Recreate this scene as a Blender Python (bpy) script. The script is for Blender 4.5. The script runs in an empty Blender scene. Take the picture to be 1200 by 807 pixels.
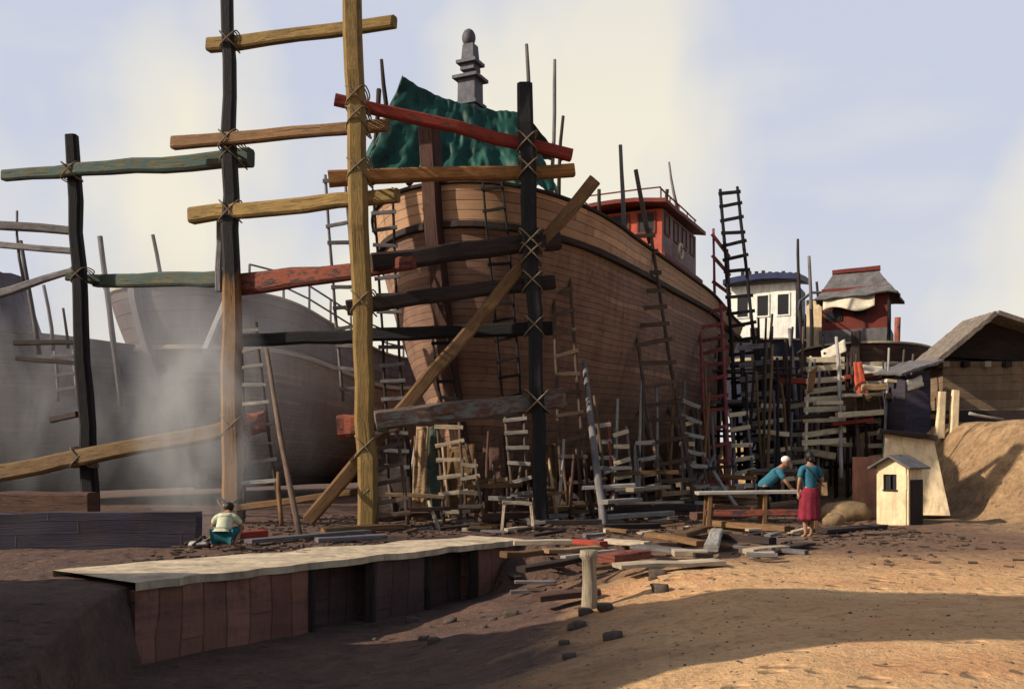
import bpy, bmesh, math, random
from mathutils import Vector, Matrix, noise
random.seed(7)
C = bpy.context.scene.collection
PI = math.pi
F = 1100.0            # focal length in the photo's pixels
HZ = 535.0            # horizon row
EYE = 1.6

def P(px, py, Y):
    return Vector(((px-600)/F*Y, Y, EYE+(HZ-py)/F*Y))
def G(px, py, z=0.0):
    Y = (EYE-z)*F/(py-HZ)
    return Vector(((px-600)/F*Y, Y, z))

# ------------------------------------------------------------------ helpers
def link(o, parent=None):
    C.objects.link(o)
    if parent is not None: o.parent = parent
    return o
def tag(o, label=None, cat=None, group=None, kind=None):
    if label: o['label'] = label
    if cat: o['category'] = cat
    if group: o['group'] = group
    if kind: o['kind'] = kind
    return o
def empty(name, label, cat, loc=(0,0,0), rz=0.0, group=None):
    o = bpy.data.objects.new(name, None)
    o.empty_display_size = .2
    link(o); o.location = loc; o.rotation_euler = (0,0,rz)
    return tag(o, label, cat, group)

class MB:
    def __init__(s): s.v=[]; s.f=[]; s.uv=[]; s.sm=[]; s.mi=[]
    def face(s, idx, uv=None, smooth=False, mi=0):
        s.f.append(tuple(idx)); s.uv.append(uv or [(0,0)]*len(idx)); s.sm.append(smooth); s.mi.append(mi)
    def add(s, p): s.v.append(tuple(p)); return len(s.v)-1
    def quad(s, a, b, c, d, us=None, smooth=False, mi=0):
        a,b,c,d = map(Vector,(a,b,c,d))
        i=[s.add(x) for x in (a,b,c,d)]
        L=(b-a).length; W=(d-a).length
        s.face(i, us or [(0,0),(L,0),(L,W),(0,W)], smooth, mi)
    def box(s, c, size, rot=None, mi=0, taper=1.0):
        c=Vector(c); hx,hy,hz=[q/2 for q in size]
        R = rot if rot is not None else Matrix.Identity(3)
        ps=[]
        for z in (-1,1):
            t = taper if z>0 else 1.0
            for x,y in ((-1,-1),(1,-1),(1,1),(-1,1)):
                ps.append(c+R@Vector((x*hx*t,y*hy*t,z*hz)))
        i=[s.add(p) for p in ps]
        ro=random.random()*7
        for q in ((0,3,2,1),(4,5,6,7),(0,1,5,4),(1,2,6,5),(2,3,7,6),(3,0,4,7)):
            a=Vector(s.v[i[q[0]]]); b=Vector(s.v[i[q[1]]]); d=Vector(s.v[i[q[3]]])
            L=(b-a).length; W=(d-a).length
            uv=[(ro,ro),(ro+L,ro),(ro+L,ro+W),(ro,ro+W)]
            if W>L: uv=[(ro,ro),(ro,ro+L),(ro+W,ro+L),(ro+W,ro)]
            s.face([i[k] for k in q], uv, False, mi)
        return s
    def sweep(s, pts, rads, n=8, squash=None, smooth=True, ang0=0.0, square=0.0, up=None):
        """tube through pts; rads scalar or (w,h) half sizes; square>0 gives a chamfered square section"""
        pts=[Vector(p) for p in pts]
        rings=[]; L=0; ro=random.random()*9
        for k,p in enumerate(pts):
            d = (pts[min(k+1,len(pts)-1)]-pts[max(k-1,0)]).normalized()
            u = Vector(up) if up is not None else (Vector((0,0,1)) if abs(d.z)<.8 else Vector((0,-1,0)))
            sd = d.cross(u).normalized(); uu = sd.cross(d).normalized()
            r = rads[k] if isinstance(rads,(list,tuple)) and not (len(rads)==2 and len(pts)!=2 and not isinstance(rads[0],(list,tuple))) else rads
            w,h = (r if isinstance(r,(list,tuple)) else (r,r))
            ring=[]
            if square:
                ch=square
                sec=[(-1,-1+ch),(-1+ch,-1),(1-ch,-1),(1,-1+ch),(1,1-ch),(1-ch,1),(-1+ch,1),(-1,1-ch)]
            else:
                sec=[(math.cos(ang0+2*PI*q/n),math.sin(ang0+2*PI*q/n)) for q in range(n)]
            for (a,b) in sec: ring.append(s.add(p+sd*(a*w)+uu*(b*h)))
            if k: L+=(pts[k]-pts[k-1]).length
            rings.append((ring,L,w+h))
        m=len(rings[0][0])
        for k in range(len(rings)-1):
            (r0,l0,w0),(r1,l1,_)=rings[k],rings[k+1]
            per=w0*4
            for q in range(m):
                q2=(q+1)%m
                va,vb=per*q/m,per*(q+1)/m
                s.face((r0[q],r0[q2],r1[q2],r1[q]),[(ro+l0,ro+va),(ro+l0,ro+vb),(ro+l1,ro+vb),(ro+l1,ro+va)],smooth and not square)
        for ring,rev in ((rings[0][0],True),(rings[-1][0],False)):
            r=list(reversed(ring)) if rev else ring
            s.face(r,[(ro+.3*math.cos(2*PI*q/m),ro+.3*math.sin(2*PI*q/m)) for q in range(m)])
        return s
    def beam(s, p0, p1, w, h, w1=None, h1=None, jit=.012, sag=0.0, seg=None, ch=.22):
        p0=Vector(p0); p1=Vector(p1); L=(p1-p0).length
        n = seg or max(3,int(L/.8))
        w1 = w if w1 is None else w1; h1 = h if h1 is None else h1
        pts=[];rd=[]
        for k in range(n+1):
            t=k/n; p=p0.lerp(p1,t)
            e = 0 if k in (0,n) else 1
            p=p+Vector((random.uniform(-jit,jit),random.uniform(-jit,jit),random.uniform(-jit,jit)-sag*4*t*(1-t)))*1
            f=1+random.uniform(-.06,.06)
            pts.append(p); rd.append(((w+(w1-w)*t)/2*f,(h+(h1-h)*t)/2*(1+random.uniform(-.06,.06))))
        return s.sweep(pts,rd,square=ch)
    def pole(s, p0, p1, r0, r1=None, jit=.02, n=7, seg=None):
        p0=Vector(p0); p1=Vector(p1); L=(p1-p0).length
        r1 = r0*.75 if r1 is None else r1
        k_=seg or max(3,int(L/.7))
        bx,by=random.uniform(-1,1)*jit*2,random.uniform(-1,1)*jit*2
        pts=[];rd=[]
        for k in range(k_+1):
            t=k/k_; p=p0.lerp(p1,t)
            b=4*t*(1-t)
            pts.append(p+Vector((bx*b,by*b,0))+Vector((random.uniform(-jit,jit)*.4,random.uniform(-jit,jit)*.4,0))*(0 if k in(0,k_) else 1))
            rd.append((r0+(r1-r0)*t)*(1+random.uniform(-.08,.08)))
        return s.sweep(pts,[(r,r) for r in rd],n=n)
    def grid(s, fn, nu, nv, uvf=None, smooth=True, flip=False, mi=0):
        idx=[[s.add(fn(i/nu,j/nv)) for j in range(nv+1)] for i in range(nu+1)]
        for i in range(nu):
            for j in range(nv):
                q=(idx[i][j],idx[i+1][j],idx[i+1][j+1],idx[i][j+1])
                uvs=[(i,j),(i+1,j),(i+1,j+1),(i,j+1)]
                uvs=[uvf(a/nu,b/nv) if uvf else (a/nu,b/nv) for a,b in uvs]
                if flip: q=q[::-1]; uvs=uvs[::-1]
                s.face(q,uvs,smooth,mi)
        return s
    def ball(s, c, r, nu=14, nv=9, fn=None):
        c=Vector(c); rx,ry,rz=(r if isinstance(r,(tuple,list)) else (r,r,r))
        def f(u,v):
            a=2*PI*u; b=PI*(v-.5)
            p=Vector((rx*math.cos(b)*math.cos(a),ry*math.cos(b)*math.sin(a),rz*math.sin(b)))
            return c+(fn(p) if fn else p)
        return s.grid(f,nu,nv)
    def merge(s, mesh, M=None):
        off=len(s.v)
        for v in mesh.vertices: s.v.append(tuple(M@v.co if M else v.co))
        for p in mesh.polygons: s.face([off+q for q in p.vertices],None,True)
        return s
    def build(s, name, mat, parent=None, solid=0.0, weld=False):
        me=bpy.data.meshes.new(name)
        me.from_pydata(s.v,[],s.f)
        ul=me.uv_layers.new(name='UVMap')
        k=0
        for fi,pl in enumerate(me.polygons):
            pl.use_smooth=s.sm[fi]; pl.material_index=s.mi[fi]
            for q in range(pl.loop_total):
                ul.data[pl.loop_start+q].uv=s.uv[fi][q]
        for m in (mat if isinstance(mat,(list,tuple)) else [mat]): me.materials.append(m)
        if weld:
            b=bmesh.new(); b.from_mesh(me); bmesh.ops.remove_doubles(b,verts=b.verts,dist=.002)
            bmesh.ops.recalc_face_normals(b,faces=b.faces); b.to_mesh(me); b.free()
        me.validate()
        o=link(bpy.data.objects.new(name,me),parent)
        if solid:
            md=o.modifiers.new('thickness','SOLIDIFY'); md.thickness=solid; md.offset=-1
        return o

# ------------------------------------------------------------------ materials
class NT:
    def __init__(s,name):
        m=bpy.data.materials.new(name); m.use_nodes=True; s.m=m; s.t=m.node_tree; s.n=s.t.nodes
        s.b=s.n['Principled BSDF']; s.b.inputs['Specular IOR Level'].default_value=.25
    def new(s,ty,**kw):
        x=s.n.new(ty)
        for k,v in kw.items():
            if k.startswith('_'): setattr(x,k[1:],v)
            else: x.inputs[k.replace('__',' ')].default_value=v
        return x
    def L(s,a,b): s.t.links.new(a,b)
    def mix(s,fac,a,b,mode='MIX'):
        x=s.n.new('ShaderNodeMix'); x.data_type='RGBA'; x.blend_type=mode
        for k,v in ((0,fac),(6,a),(7,b)):
            if hasattr(v,'is_linked') or hasattr(v,'links'): s.L(v,x.inputs[k])
            elif k==0: x.inputs[0].default_value=v
            else: x.inputs[k].default_value=(*v,1) if len(v)==3 else v
        return x.outputs[2]
    def noise(s,vec,scale,detail=5,rough=.6,dist=0):
        x=s.new('ShaderNodeTexNoise'); x.inputs['Scale'].default_value=scale; x.inputs['Detail'].default_value=detail
        x.inputs['Roughness'].default_value=rough; x.inputs['Distortion'].default_value=dist
        if vec: s.L(vec,x.inputs['Vector'])
        return x.outputs['Fac']
    def ramp(s,fac,*st):
        x=s.n.new('ShaderNodeValToRGB'); s.L(fac,x.inputs[0]); e=x.color_ramp.elements
        while len(e)<len(st): e.new(.5)
        for q,(p,c) in zip(e,st):
            q.position=p; q.color=(c,c,c,1) if not isinstance(c,(tuple,list)) else (*c,1)
        return x.outputs[0]
    def mapping(s,vec,scale,loc=(0,0,0)):
        x=s.new('ShaderNodeMapping'); x.inputs['Scale'].default_value=scale; x.inputs['Location'].default_value=loc
        s.L(vec,x.inputs['Vector']); return x.outputs[0]
    def math(s,op,a,b=0.0):
        x=s.n.new('ShaderNodeMath'); x.operation=op
        for k,v in enumerate((a,b)):
            if hasattr(v,'links'): s.L(v,x.inputs[k])
            else: x.inputs[k].default_value=v
        return x.outputs[0]
    def coords(s):
        return s.new('ShaderNodeTexCoord')
    def bump(s,h,strength,dist=.02):
        x=s.new('ShaderNodeBump'); x.inputs['Strength'].default_value=strength; x.inputs['Distance'].default_value=dist
        s.L(h,x.inputs['Height']); s.L(x.outputs[0],s.b.inputs['Normal'])

def sc(c,k): return tuple(min(1,x*k) for x in c)
_matc={}
def wood(name, base, var=.45, rough=.85, paint=None, wear=.5, tar=None, grain=1.0):
    """weathered timber along the UV's u axis; optional worn paint; tar=(z,width,colour) is a tarred upper length"""
    if name in _matc: return _matc[name]
    t=NT(name); tc=t.coords(); uv=tc.outputs['UV']; ob=tc.outputs['Object']
    info=t.new('ShaderNodeObjectInfo')
    g1=t.noise(t.mapping(uv,(1.3,22,1)),2.0*grain,6,.65,.6)
    g2=t.noise(t.mapping(uv,(.5,3.5,1)),1.5,4,.6)
    g3=t.noise(ob,2.6,5,.7)
    c=t.mix(t.ramp(g1,(.33,0),(.68,1)),sc(base,1-var),sc(base,1+var*.5))
    c=t.mix(t.ramp(g2,(.35,0),(.75,.65)),c,sc((base[0]*.8,base[1]*.85,base[2]*1.0),.55))
    c=t.mix(t.ramp(g3,(.5,0),(.72,.7)),c,(base[0]*.42,base[1]*.42,base[2]*.48))
    ck=t.noise(t.mapping(uv,(.55,26,1)),1.7,3,.5,.3)
    ckm=t.ramp(ck,(.63,0),(.67,.85))
    c=t.mix(ckm,c,sc(base,.22))
    if paint:
        pn=t.noise(t.mapping(uv,(1,4,1)),2.4,8,.72)
        c=t.mix(t.ramp(pn,(wear-.04,0),(wear+.05,1)),c,paint)
    if tar:
        sep=t.new('ShaderNodeSeparateXYZ'); t.L(ob,sep.inputs[0])
        h=t.math('ADD',sep.outputs[2],t.math('MULTIPLY',t.math('SUBTRACT',t.noise(t.mapping(ob,(3,3,.6)),2.0,6,.7),.5),tar[1]*3))
        c=t.mix(t.ramp(t.math('MULTIPLY_ADD',t.math('SUBTRACT',h,tar[0]),1.0),(0.0,0),(min(.99,tar[1]),1)) ,c,tar[2])
    hv=t.math('MULTIPLY_ADD',info.outputs['Random'],.5); 
    hs=t.new('ShaderNodeHueSaturation'); t.L(c,hs.inputs['Color'])
    t.L(t.math('ADD',t.math('MULTIPLY',info.outputs['Random'],.5),.75),hs.inputs['Value'])
    t.L(hs.outputs[0],t.b.inputs['Base Color'])
    t.b.inputs['Roughness'].default_value=rough
    t.bump(t.math('SUBTRACT',t.math('ADD',g1,t.math('MULTIPLY',g3,.8)),t.math('MULTIPLY',ckm,.8)),.75,.025)
    _matc[name]=t.m; return t.m
def plain(name, base, var=.35, rough=.8, scale=3.0, dirt=(.05,.04,.035), dirtk=.6, bump=.25, metal=0):
    if name in _matc: return _matc[name]
    t=NT(name); tc=t.coords(); ob=tc.outputs['Object']
    a=t.noise(ob,scale,7,.65); b=t.noise(t.mapping(ob,(4,4,.7)),scale*.8,5,.7); d=t.noise(ob,scale*9,4,.6)
    c=t.mix(t.ramp(a,(.3,0),(.7,1)),sc(base,1-var),sc(base,1+var*.4))
    c=t.mix(t.ramp(b,(.48,0),(.8,dirtk)),c,dirt)
    t.L(c,t.b.inputs['Base Color']); t.b.inputs['Roughness'].default_value=rough; t.b.inputs['Metallic'].default_value=metal
    t.bump(t.math('ADD',a,t.math('MULTIPLY',d,.35)),bump,.03)
    _matc[name]=t.m; return t.m
def planked(name, ca, cb, seam=(.02,.014,.012), pw=3.2, ph=.24, stain=(.06,.035,.03), stk=.75, rough=.8, paint=None, wear=.5, seamk=.9):
    """hull / wall planking on the UV: u along the plank, v across; every plank has its own tone, seams open and close"""
    if name in _matc: return _matc[name]
    t=NT(name); tc=t.coords(); uv=tc.outputs['UV']
    dn=t.new('ShaderNodeTexNoise'); dn.inputs['Scale'].default_value=.5; dn.inputs['Detail'].default_value=3; t.L(uv,dn.inputs['Vector'])
    va=t.n.new('ShaderNodeVectorMath'); va.operation='MULTIPLY_ADD'
    t.L(dn.outputs['Color'],va.inputs[0]); va.inputs[1].default_value=(.0,ph*.9,0); t.L(uv,va.inputs[2])
    sp=t.new('ShaderNodeSeparateXYZ'); t.L(va.outputs[0],sp.inputs[0])
    v=t.math('DIVIDE',sp.outputs[1],ph); row=t.math('FLOOR',v); fv=t.math('FRACT',v)
    w1=t.new('ShaderNodeTexWhiteNoise',_noise_dimensions='1D'); t.L(row,w1.inputs['W'])
    u=t.math('ADD',t.math('DIVIDE',sp.outputs[0],pw),t.math('MULTIPLY',w1.outputs['Value'],9.0))
    pid=t.math('FLOOR',u); fu=t.math('FRACT',u)
    cb_=t.new('ShaderNodeCombineXYZ'); t.L(pid,cb_.inputs[0]); t.L(row,cb_.inputs[1])
    w2=t.new('ShaderNodeTexWhiteNoise',_noise_dimensions='2D'); t.L(cb_.outputs[0],w2.inputs['Vector']); rnd=w2.outputs['Value']
    c=t.mix(rnd,ca,cb)
    c=t.mix(t.ramp(rnd,(.84,0),(.90,.6)),c,sc(ca,1.6))
    c=t.mix(t.ramp(rnd,(.05,.55),(.14,0)),c,(cb[0]*.62,cb[1]*.48,cb[2]*.5))
    g=t.noise(t.mapping(uv,(1.2,18,1)),2.2,6,.65,.4)
    s1=t.noise(t.mapping(uv,(2.2,.22,1)),1.3,7,.72)
    s2=t.noise(t.mapping(uv,(.35,1.3,1)),1.1,7,.72)
    s3=t.noise(uv,2.2,7,.72)
    c=t.mix(t.ramp(g,(.35,0),(.7,.5)),c,sc(ca,.5))
    c=t.mix(t.ramp(s1,(.45,0),(.75,stk)),c,stain)
    c=t.mix(t.ramp(s2,(.5,0),(.74,.5)),c,sc(cb,1.5))
    c=t.mix(t.ramp(s3,(.53,0),(.72,.7)),c,sc(stain,.8))
    if paint:
        pn=t.noise(t.mapping(uv,(.8,2,1)),1.6,9,.74)
        c=t.mix(t.ramp(pn,(wear-.04,0),(wear+.05,1)),c,paint)
    ds=t.math('ABSOLUTE',t.math('SUBTRACT',fv,.5))
    sm_=t.ramp(ds,(.455,0),(.49,1))
    sm_=t.math('MULTIPLY',sm_,t.ramp(s3,(.30,.35),(.55,1)))
    du=t.math('ABSOLUTE',t.math('SUBTRACT',fu,.5))
    bt_=t.math('MULTIPLY',t.ramp(du,(.4955,0),(.4975,1)),.55)
    # trenail rows near the butts
    seam_f=t.math('MULTIPLY',t.math('MAXIMUM',sm_,bt_),seamk)
    c=t.mix(seam_f,c,seam)
    t.L(c,t.b.inputs['Base Color']); t.b.inputs['Roughness'].default_value=rough
    step=t.math('MULTIPLY',rnd,.5)
    t.bump(t.math('ADD',step,t.math('SUBTRACT',t.math('MULTIPLY',g,.45),seam_f)),.8,.035)
    _matc[name]=t.m; return t.m
def cloth(name, base, var=.4, rough=.9, scale=4.0):
    if name in _matc: return _matc[name]
    t=NT(name); tc=t.coords(); ob=tc.outputs['Object']
    a=t.noise(ob,scale,6,.65,.5); w=t.noise(ob,scale*14,2,.5)
    c=t.mix(t.ramp(a,(.3,0),(.72,1)),sc(base,1-var),sc(base,1+var*.6))
    t.L(c,t.b.inputs['Base Color']); t.b.inputs['Roughness'].default_value=rough
    t.bump(t.math('ADD',a,t.math('MULTIPLY',w,.15)),.4,.03)
    _matc[name]=t.m; return t.m

W_OCHRE=wood('ochre_timber',(.30,.19,.065))
W_BROWN=wood('brown_timber',(.20,.11,.05))
W_DARK=wood('dark_timber',(.045,.03,.026))
W_BLACK=wood('tarred_timber',(.016,.014,.016))
W_ORANGE=wood('orange_timber',(.38,.17,.055))
W_PALE2=wood('tan_timber',(.42,.27,.15))
W_OLD=wood('old_ochre_timber',(.14,.085,.04))
W_STEM2=wood('old_baulk_timber',(.12,.06,.045))
W_CREAM=wood('sunlit_cream_timber',(.78,.64,.42),.25)  # cream tone with sunlight put into it, for timber in the ship's shadow
W_STEM=wood('stem_timber',(.085,.04,.03))
W_PALE=wood('pale_timber',(.50,.40,.28))
W_GREY=wood('grey_timber',(.20,.18,.18))
W_RED=wood('red_painted_timber',(.12,.06,.04),paint=(.30,.045,.03),wear=.42)
W_REDBLUE=wood('faded_red_timber',(.07,.05,.06),paint=(.26,.07,.04),wear=.46)
W_TEAL=wood('teal_grey_timber',(.13,.12,.07),paint=(.05,.09,.09),wear=.5)
W_STRIPED=wood('peeling_painted_timber',(.14,.07,.05),paint=(.13,.13,.12),wear=.5)
W_POST2=wood('half_tarred_post',(.24,.13,.055),tar=(6.2,.35,(.02,.018,.02)))
W_SILVER=wood('silvered_timber',(.42,.38,.34))
W_LADDER=wood('ladder_timber',(.13,.085,.06))
W_LADDER_R=wood('red_ladder_timber',(.12,.05,.04),paint=(.22,.05,.045),wear=.45)
W_DBOAT=planked('main_hull_planks',(.31,.18,.118),(.19,.11,.08),seam=(.04,.025,.022),pw=5.5,ph=.25,stain=(.10,.05,.045),stk=.85)
W_BULW=planked('bulwark_planks',(.47,.28,.165),(.37,.215,.125),seam=(.1,.06,.04),pw=3.5,ph=.24,stain=(.2,.09,.06),stk=.4)
W_DECK=planked('deck_planks',(.22,.15,.1),(.17,.12,.08),pw=3,ph=.15)
W_AHULL=planked('weathered_grey_hull',(.36,.24,.16),(.26,.18,.13),pw=4,ph=.26,stain=(.09,.065,.07),stk=.7)
W_ABUL=planked('dark_grey_bulwark',(.15,.105,.10),(.11,.085,.085),pw=4,ph=.24)
W_CHULL=planked('blue_black_hull',(.09,.066,.10),(.06,.05,.08),pw=4,ph=.26,stain=(.02,.02,.03))
W_LOWALL=planked('low_wall_boards',(.05,.045,.075),(.04,.036,.055),seam=(.015,.012,.015),pw=2.8,ph=.24,stain=(.06,.04,.035),stk=.8,seamk=.45)
W_SHEDP=planked('plain_shed_boards',(.22,.15,.095),(.18,.125,.08),seam=(.1,.07,.05),pw=4,ph=.3,stain=(.09,.065,.05),stk=.8,seamk=.5)
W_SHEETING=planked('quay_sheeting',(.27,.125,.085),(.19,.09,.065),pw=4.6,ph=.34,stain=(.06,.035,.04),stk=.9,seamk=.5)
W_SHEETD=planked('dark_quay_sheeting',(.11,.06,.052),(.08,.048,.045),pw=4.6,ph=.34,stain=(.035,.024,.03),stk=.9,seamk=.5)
W_R1HULL=planked('dark_blue_hull',(.03,.035,.07),(.022,.026,.05),pw=4,ph=.26,stain=(.05,.03,.02))
W_R2HULL=planked('patched_brown_hull',(.09,.05,.035),(.06,.035,.03),pw=2.5,ph=.28,stain=(.02,.018,.03),paint=(.17,.035,.025),wear=.58)
M_TARP=cloth('green_tarpaulin',(.007,.055,.042),.8,.6,1.6)
M_TARPB=cloth('pale_canvas',(.62,.54,.42),.3)
M_REDW=plain('red_paint',(.46,.075,.035),.45,.65,3.5,(.14,.06,.06),.9)
M_REDF=plain('shade_faded_red_paint',(.20,.14,.15),.4,.7,2.5,(.19,.035,.03),.85)  # wheelhouse sides: faded red with their shade mixed into the colour
M_DKRED=plain('dark_red_paint',(.15,.025,.018),.4,.7,2.5)
M_WHITE=plain('white_paint',(.76,.74,.69),.2,.6,2.6,(.24,.18,.13),.65)
M_BLUE=plain('navy_paint',(.02,.03,.09),.4,.6,2)
M_NIGHT=plain('dark_window_glass',(.008,.008,.012),.3,.55,2,(.02,.02,.02),.2,.05)
M_GREYR=plain('grey_roof_sheet',(.13,.12,.125),.4,.8,3)
M_GREYP=plain('grey_metal',(.10,.10,.125),.5,.65,5,(.03,.028,.03),.9,.35,.1)
M_CREAM=plain('cream_plaster',(.74,.58,.37),.28,.9,2.6,(.30,.19,.11),.85,.45)
M_CONC=plain('pale_concrete',(.52,.42,.30),.5,.92,1.6,(.10,.065,.05),.95,.6)
M_QUAY=plain('stained_quay_concrete',(.36,.17,.115),.5,.95,1.3,(.09,.05,.05),.85,.6)
M_QUAYD=plain('dark_quay_concrete',(.16,.095,.08),.5,.95,1.3,(.05,.032,.04),.85,.6)  # darker quay tone; picks the dark sheeting in the panels
M_DARKWALL=plain('blue_black_wall',(.028,.026,.045),.4,.85,1.2,(.05,.035,.03),.6,.4)  # blue-black wall tone with brownish dirt
M_SHEDW=planked('shed_boards',(.17,.115,.075),(.13,.09,.06),pw=3.5,ph=.22,stain=(.05,.038,.035),stk=.8)
M_THATCH=plain('weathered_roof',(.19,.155,.13),.5,.95,5,(.07,.055,.05),.7,.7)
M_SKIN=plain('skin',(.32,.165,.10),.12,.6,5,(.25,.12,.08),.3,.05)
M_HAIR=plain('black_hair',(.012,.010,.010),.3,.5,20,(.02,.015,.012),.3,.3)
M_BLUESH=cloth('blue_cotton',(.03,.13,.19),.35,.9,7)
M_TEALSH=cloth('teal_cotton',(.012,.10,.12),.35,.9,7)
M_CREAMSH=cloth('pale_green_cotton',(.50,.52,.38),.25,.9,7)
M_SARONG=cloth('crimson_sarong',(.20,.018,.035),.4,.9,8)
M_STONE=plain('rubble_stone',(.30,.22,.15),.45,.95,4,(.08,.06,.05),.6,.7)
M_HEAP=plain('earth_heap',(.24,.16,.09),.45,.95,4,(.08,.06,.05),.6,.7)
M_STONED=plain('dark_stone',(.10,.075,.06),.5,.95,6,(.04,.03,.03),.6,.7)
M_ROPE=plain('rope',(.2,.15,.1),.4,.95,20)

# ------------------------------------------------------------------ sky, sun, camera
SUN_AZ=Vector((-.965,-.26,0)).normalized(); SUN_EL=math.radians(31)
sc_=bpy.context.scene
w=bpy.data.worlds.new('World'); sc_.world=w; w.use_nodes=True
nt=w.node_tree; N=nt.nodes; bg=N['Background']
sky=N.new('ShaderNodeTexSky'); sky.sky_type='NISHITA'; sky.sun_disc=False
sky.sun_elevation=SUN_EL; sky.sun_rotation=math.atan2(SUN_AZ.x,SUN_AZ.y)
sky.air_density=1.2; sky.dust_density=3.0; sky.ozone_density=1.0
tcw=N.new('ShaderNodeTexCoord')
def wn(scale,detail,sx,sy,sz,loc=(0,0,0),rot=(0,0,0)):
    mp=N.new('ShaderNodeMapping'); mp.inputs['Scale'].default_value=(sx,sy,sz); mp.inputs['Location'].default_value=loc; mp.inputs['Rotation'].default_value=rot
    nt.links.new(tcw.outputs['Generated'],mp.inputs[0])
    n_=N.new('ShaderNodeTexNoise'); n_.inputs['Scale'].default_value=scale; n_.inputs['Detail'].default_value=detail; n_.inputs['Roughness'].default_value=.5
    nt.links.new(mp.outputs[0],n_.inputs['Vector']); return n_.outputs['Fac']
def wramp(f,*st):
    x=N.new('ShaderNodeValToRGB'); nt.links.new(f,x.inputs[0]); e=x.color_ramp.elements
    while len(e)<len(st): e.new(.5)
    for q,(p,c) in zip(e,st): q.position=p; q.color=(*c,1) if isinstance(c,tuple) else (c,c,c,1)
    return x.outputs[0]
def wmix(f,a,b):
    x=N.new('ShaderNodeMix'); x.data_type='RGBA'
    for k,v in ((0,f),(6,a),(7,b)):
        if hasattr(v,'links'): nt.links.new(v,x.inputs[k])
        elif k==0: x.inputs[0].default_value=v
        else: x.inputs[k].default_value=(*v,1)
    return x.outputs[2]
# thin high cloud veils the whole sky, warmer and thicker low down
CLOUD_WARM=(7.9,7.35,6.05); CLOUD_COOL=(5.2,5.55,6.6)
sep=N.new('ShaderNodeSeparateXYZ'); nt.links.new(tcw.outputs['Generated'],sep.inputs[0])
patch=wn(2.6,4,1.25,1,.75,(15.65,8.1,3.17),(0,.35,0))
wisps=wn(5,6,.5,1,2.6,(0,0,.4),(0,-.9,0))
veil=wramp(sep.outputs[2],(.06,1.0),(.24,.62),(.46,.12))
add=N.new('ShaderNodeMath'); add.operation='ADD'; nt.links.new(veil,add.inputs[0])
pm=N.new('ShaderNodeMath'); pm.operation='MULTIPLY_ADD'; nt.links.new(wramp(patch,(.40,0.0),(.60,1.0)),pm.inputs[0]); pm.inputs[1].default_value=1.2; pm.inputs[2].default_value=-.6
nt.links.new(pm.outputs[0],add.inputs[1]); add.use_clamp=True
cl=wmix(add.outputs[0],CLOUD_COOL,CLOUD_WARM)
cl=wmix(wramp(wisps,(.55,0.0),(.8,.35)),cl,(7.7,7.4,6.6))
# the cloud sheet covers the sky ahead; overhead and behind the sky is clear
front=wramp(sep.outputs[1],(.0,0.25),(.40,.96))
high=wramp(sep.outputs[2],(.50,1.0),(.85,.15))
cover=N.new('ShaderNodeMath'); cover.operation='MULTIPLY'; nt.links.new(front,cover.inputs[0]); nt.links.new(high,cover.inputs[1])
nt.links.new(wmix(cover.outputs[0],sky.outputs[0],cl),bg.inputs['Color'])
bg.inputs['Strength'].default_value=.1

sl=bpy.data.lights.new('sun','SUN'); sl.energy=5.0; sl.angle=math.radians(.5); sl.color=(1,.88,.70)
so=link(bpy.data.objects.new('sun',sl))
sd=Vector((SUN_AZ.x*math.cos(SUN_EL),SUN_AZ.y*math.cos(SUN_EL),math.sin(SUN_EL)))
so.rotation_euler=sd.to_track_quat('Z','Y').to_euler(); so.location=sd*60

cam=bpy.data.cameras.new('camera'); co=link(bpy.data.objects.new('camera',cam))
cam.sensor_width=36; cam.lens=F/1200*36; cam.shift_y=(HZ-403.5)/1200
co.location=(0,0,EYE); co.rotation_euler=(PI/2,0,0); cam.clip_end=3000; sc_.camera=co
vs=sc_.view_settings; vs.view_transform='Standard'; vs.look='None'; vs.exposure=.22; vs.gamma=1; vs.use_curve_mapping=False

# ------------------------------------------------------------------ terrain
QA=Vector((-4.55,11.5)); QB=Vector((.15,17.4))          # front edge of the quay slab
def smooth(a,b,x):
    t=max(0,min(1,(x-a)/(b-a))); return t*t*(3-2*t)
def quay_side(x,y):
    """distance behind the quay's broken front line (positive = on the yard side)"""
    d=(QB-QA).normalized(); n=Vector((-d.y,d.x))
    a=(Vector((x,y))-QA).dot(n); b=y-QA.y
    return a if x>QA.x else b
def terrain_z(x,y):
    q=quay_side(x,y)
    yard=(smooth(.45,.95,q) if x>QA.x else smooth(-4.6+.9*noise.noise(Vector((x*.9,4,1))),-.25,q)) if x<QB.x+.1 else 0.0
    right=smooth(-2.2,3.2,x-(y-13)*.12)
    h=max(yard,right)
    if x>=QB.x-.4: h=max(h,smooth(15.6,18.0,y+noise.noise(Vector((x*.8,y*.5,12)))*.8))
    z=-.92+.92*h
    # sand bank on the right, the big shed stands on it
    bk=smooth(0,1,(x-(11.6+.02*(y-24)) )/2.6)*smooth(21.0,26.5,y)
    z+=2.65*bk
    nz=noise.noise(Vector((x*.35,y*.35,3)))*.10+noise.noise(Vector((x*1.3,y*1.3,9)))*.04+noise.noise(Vector((x*3.1,y*3.1,1)))*.018
    far=smooth(60,20,y)
    return z+nz*(.3+.7*far)*(1 if h>.95 or h<.05 else 1.3)+ (noise.noise(Vector((x*.8,y*.8,30)))*.25*bk*(1-bk)*4)
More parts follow.
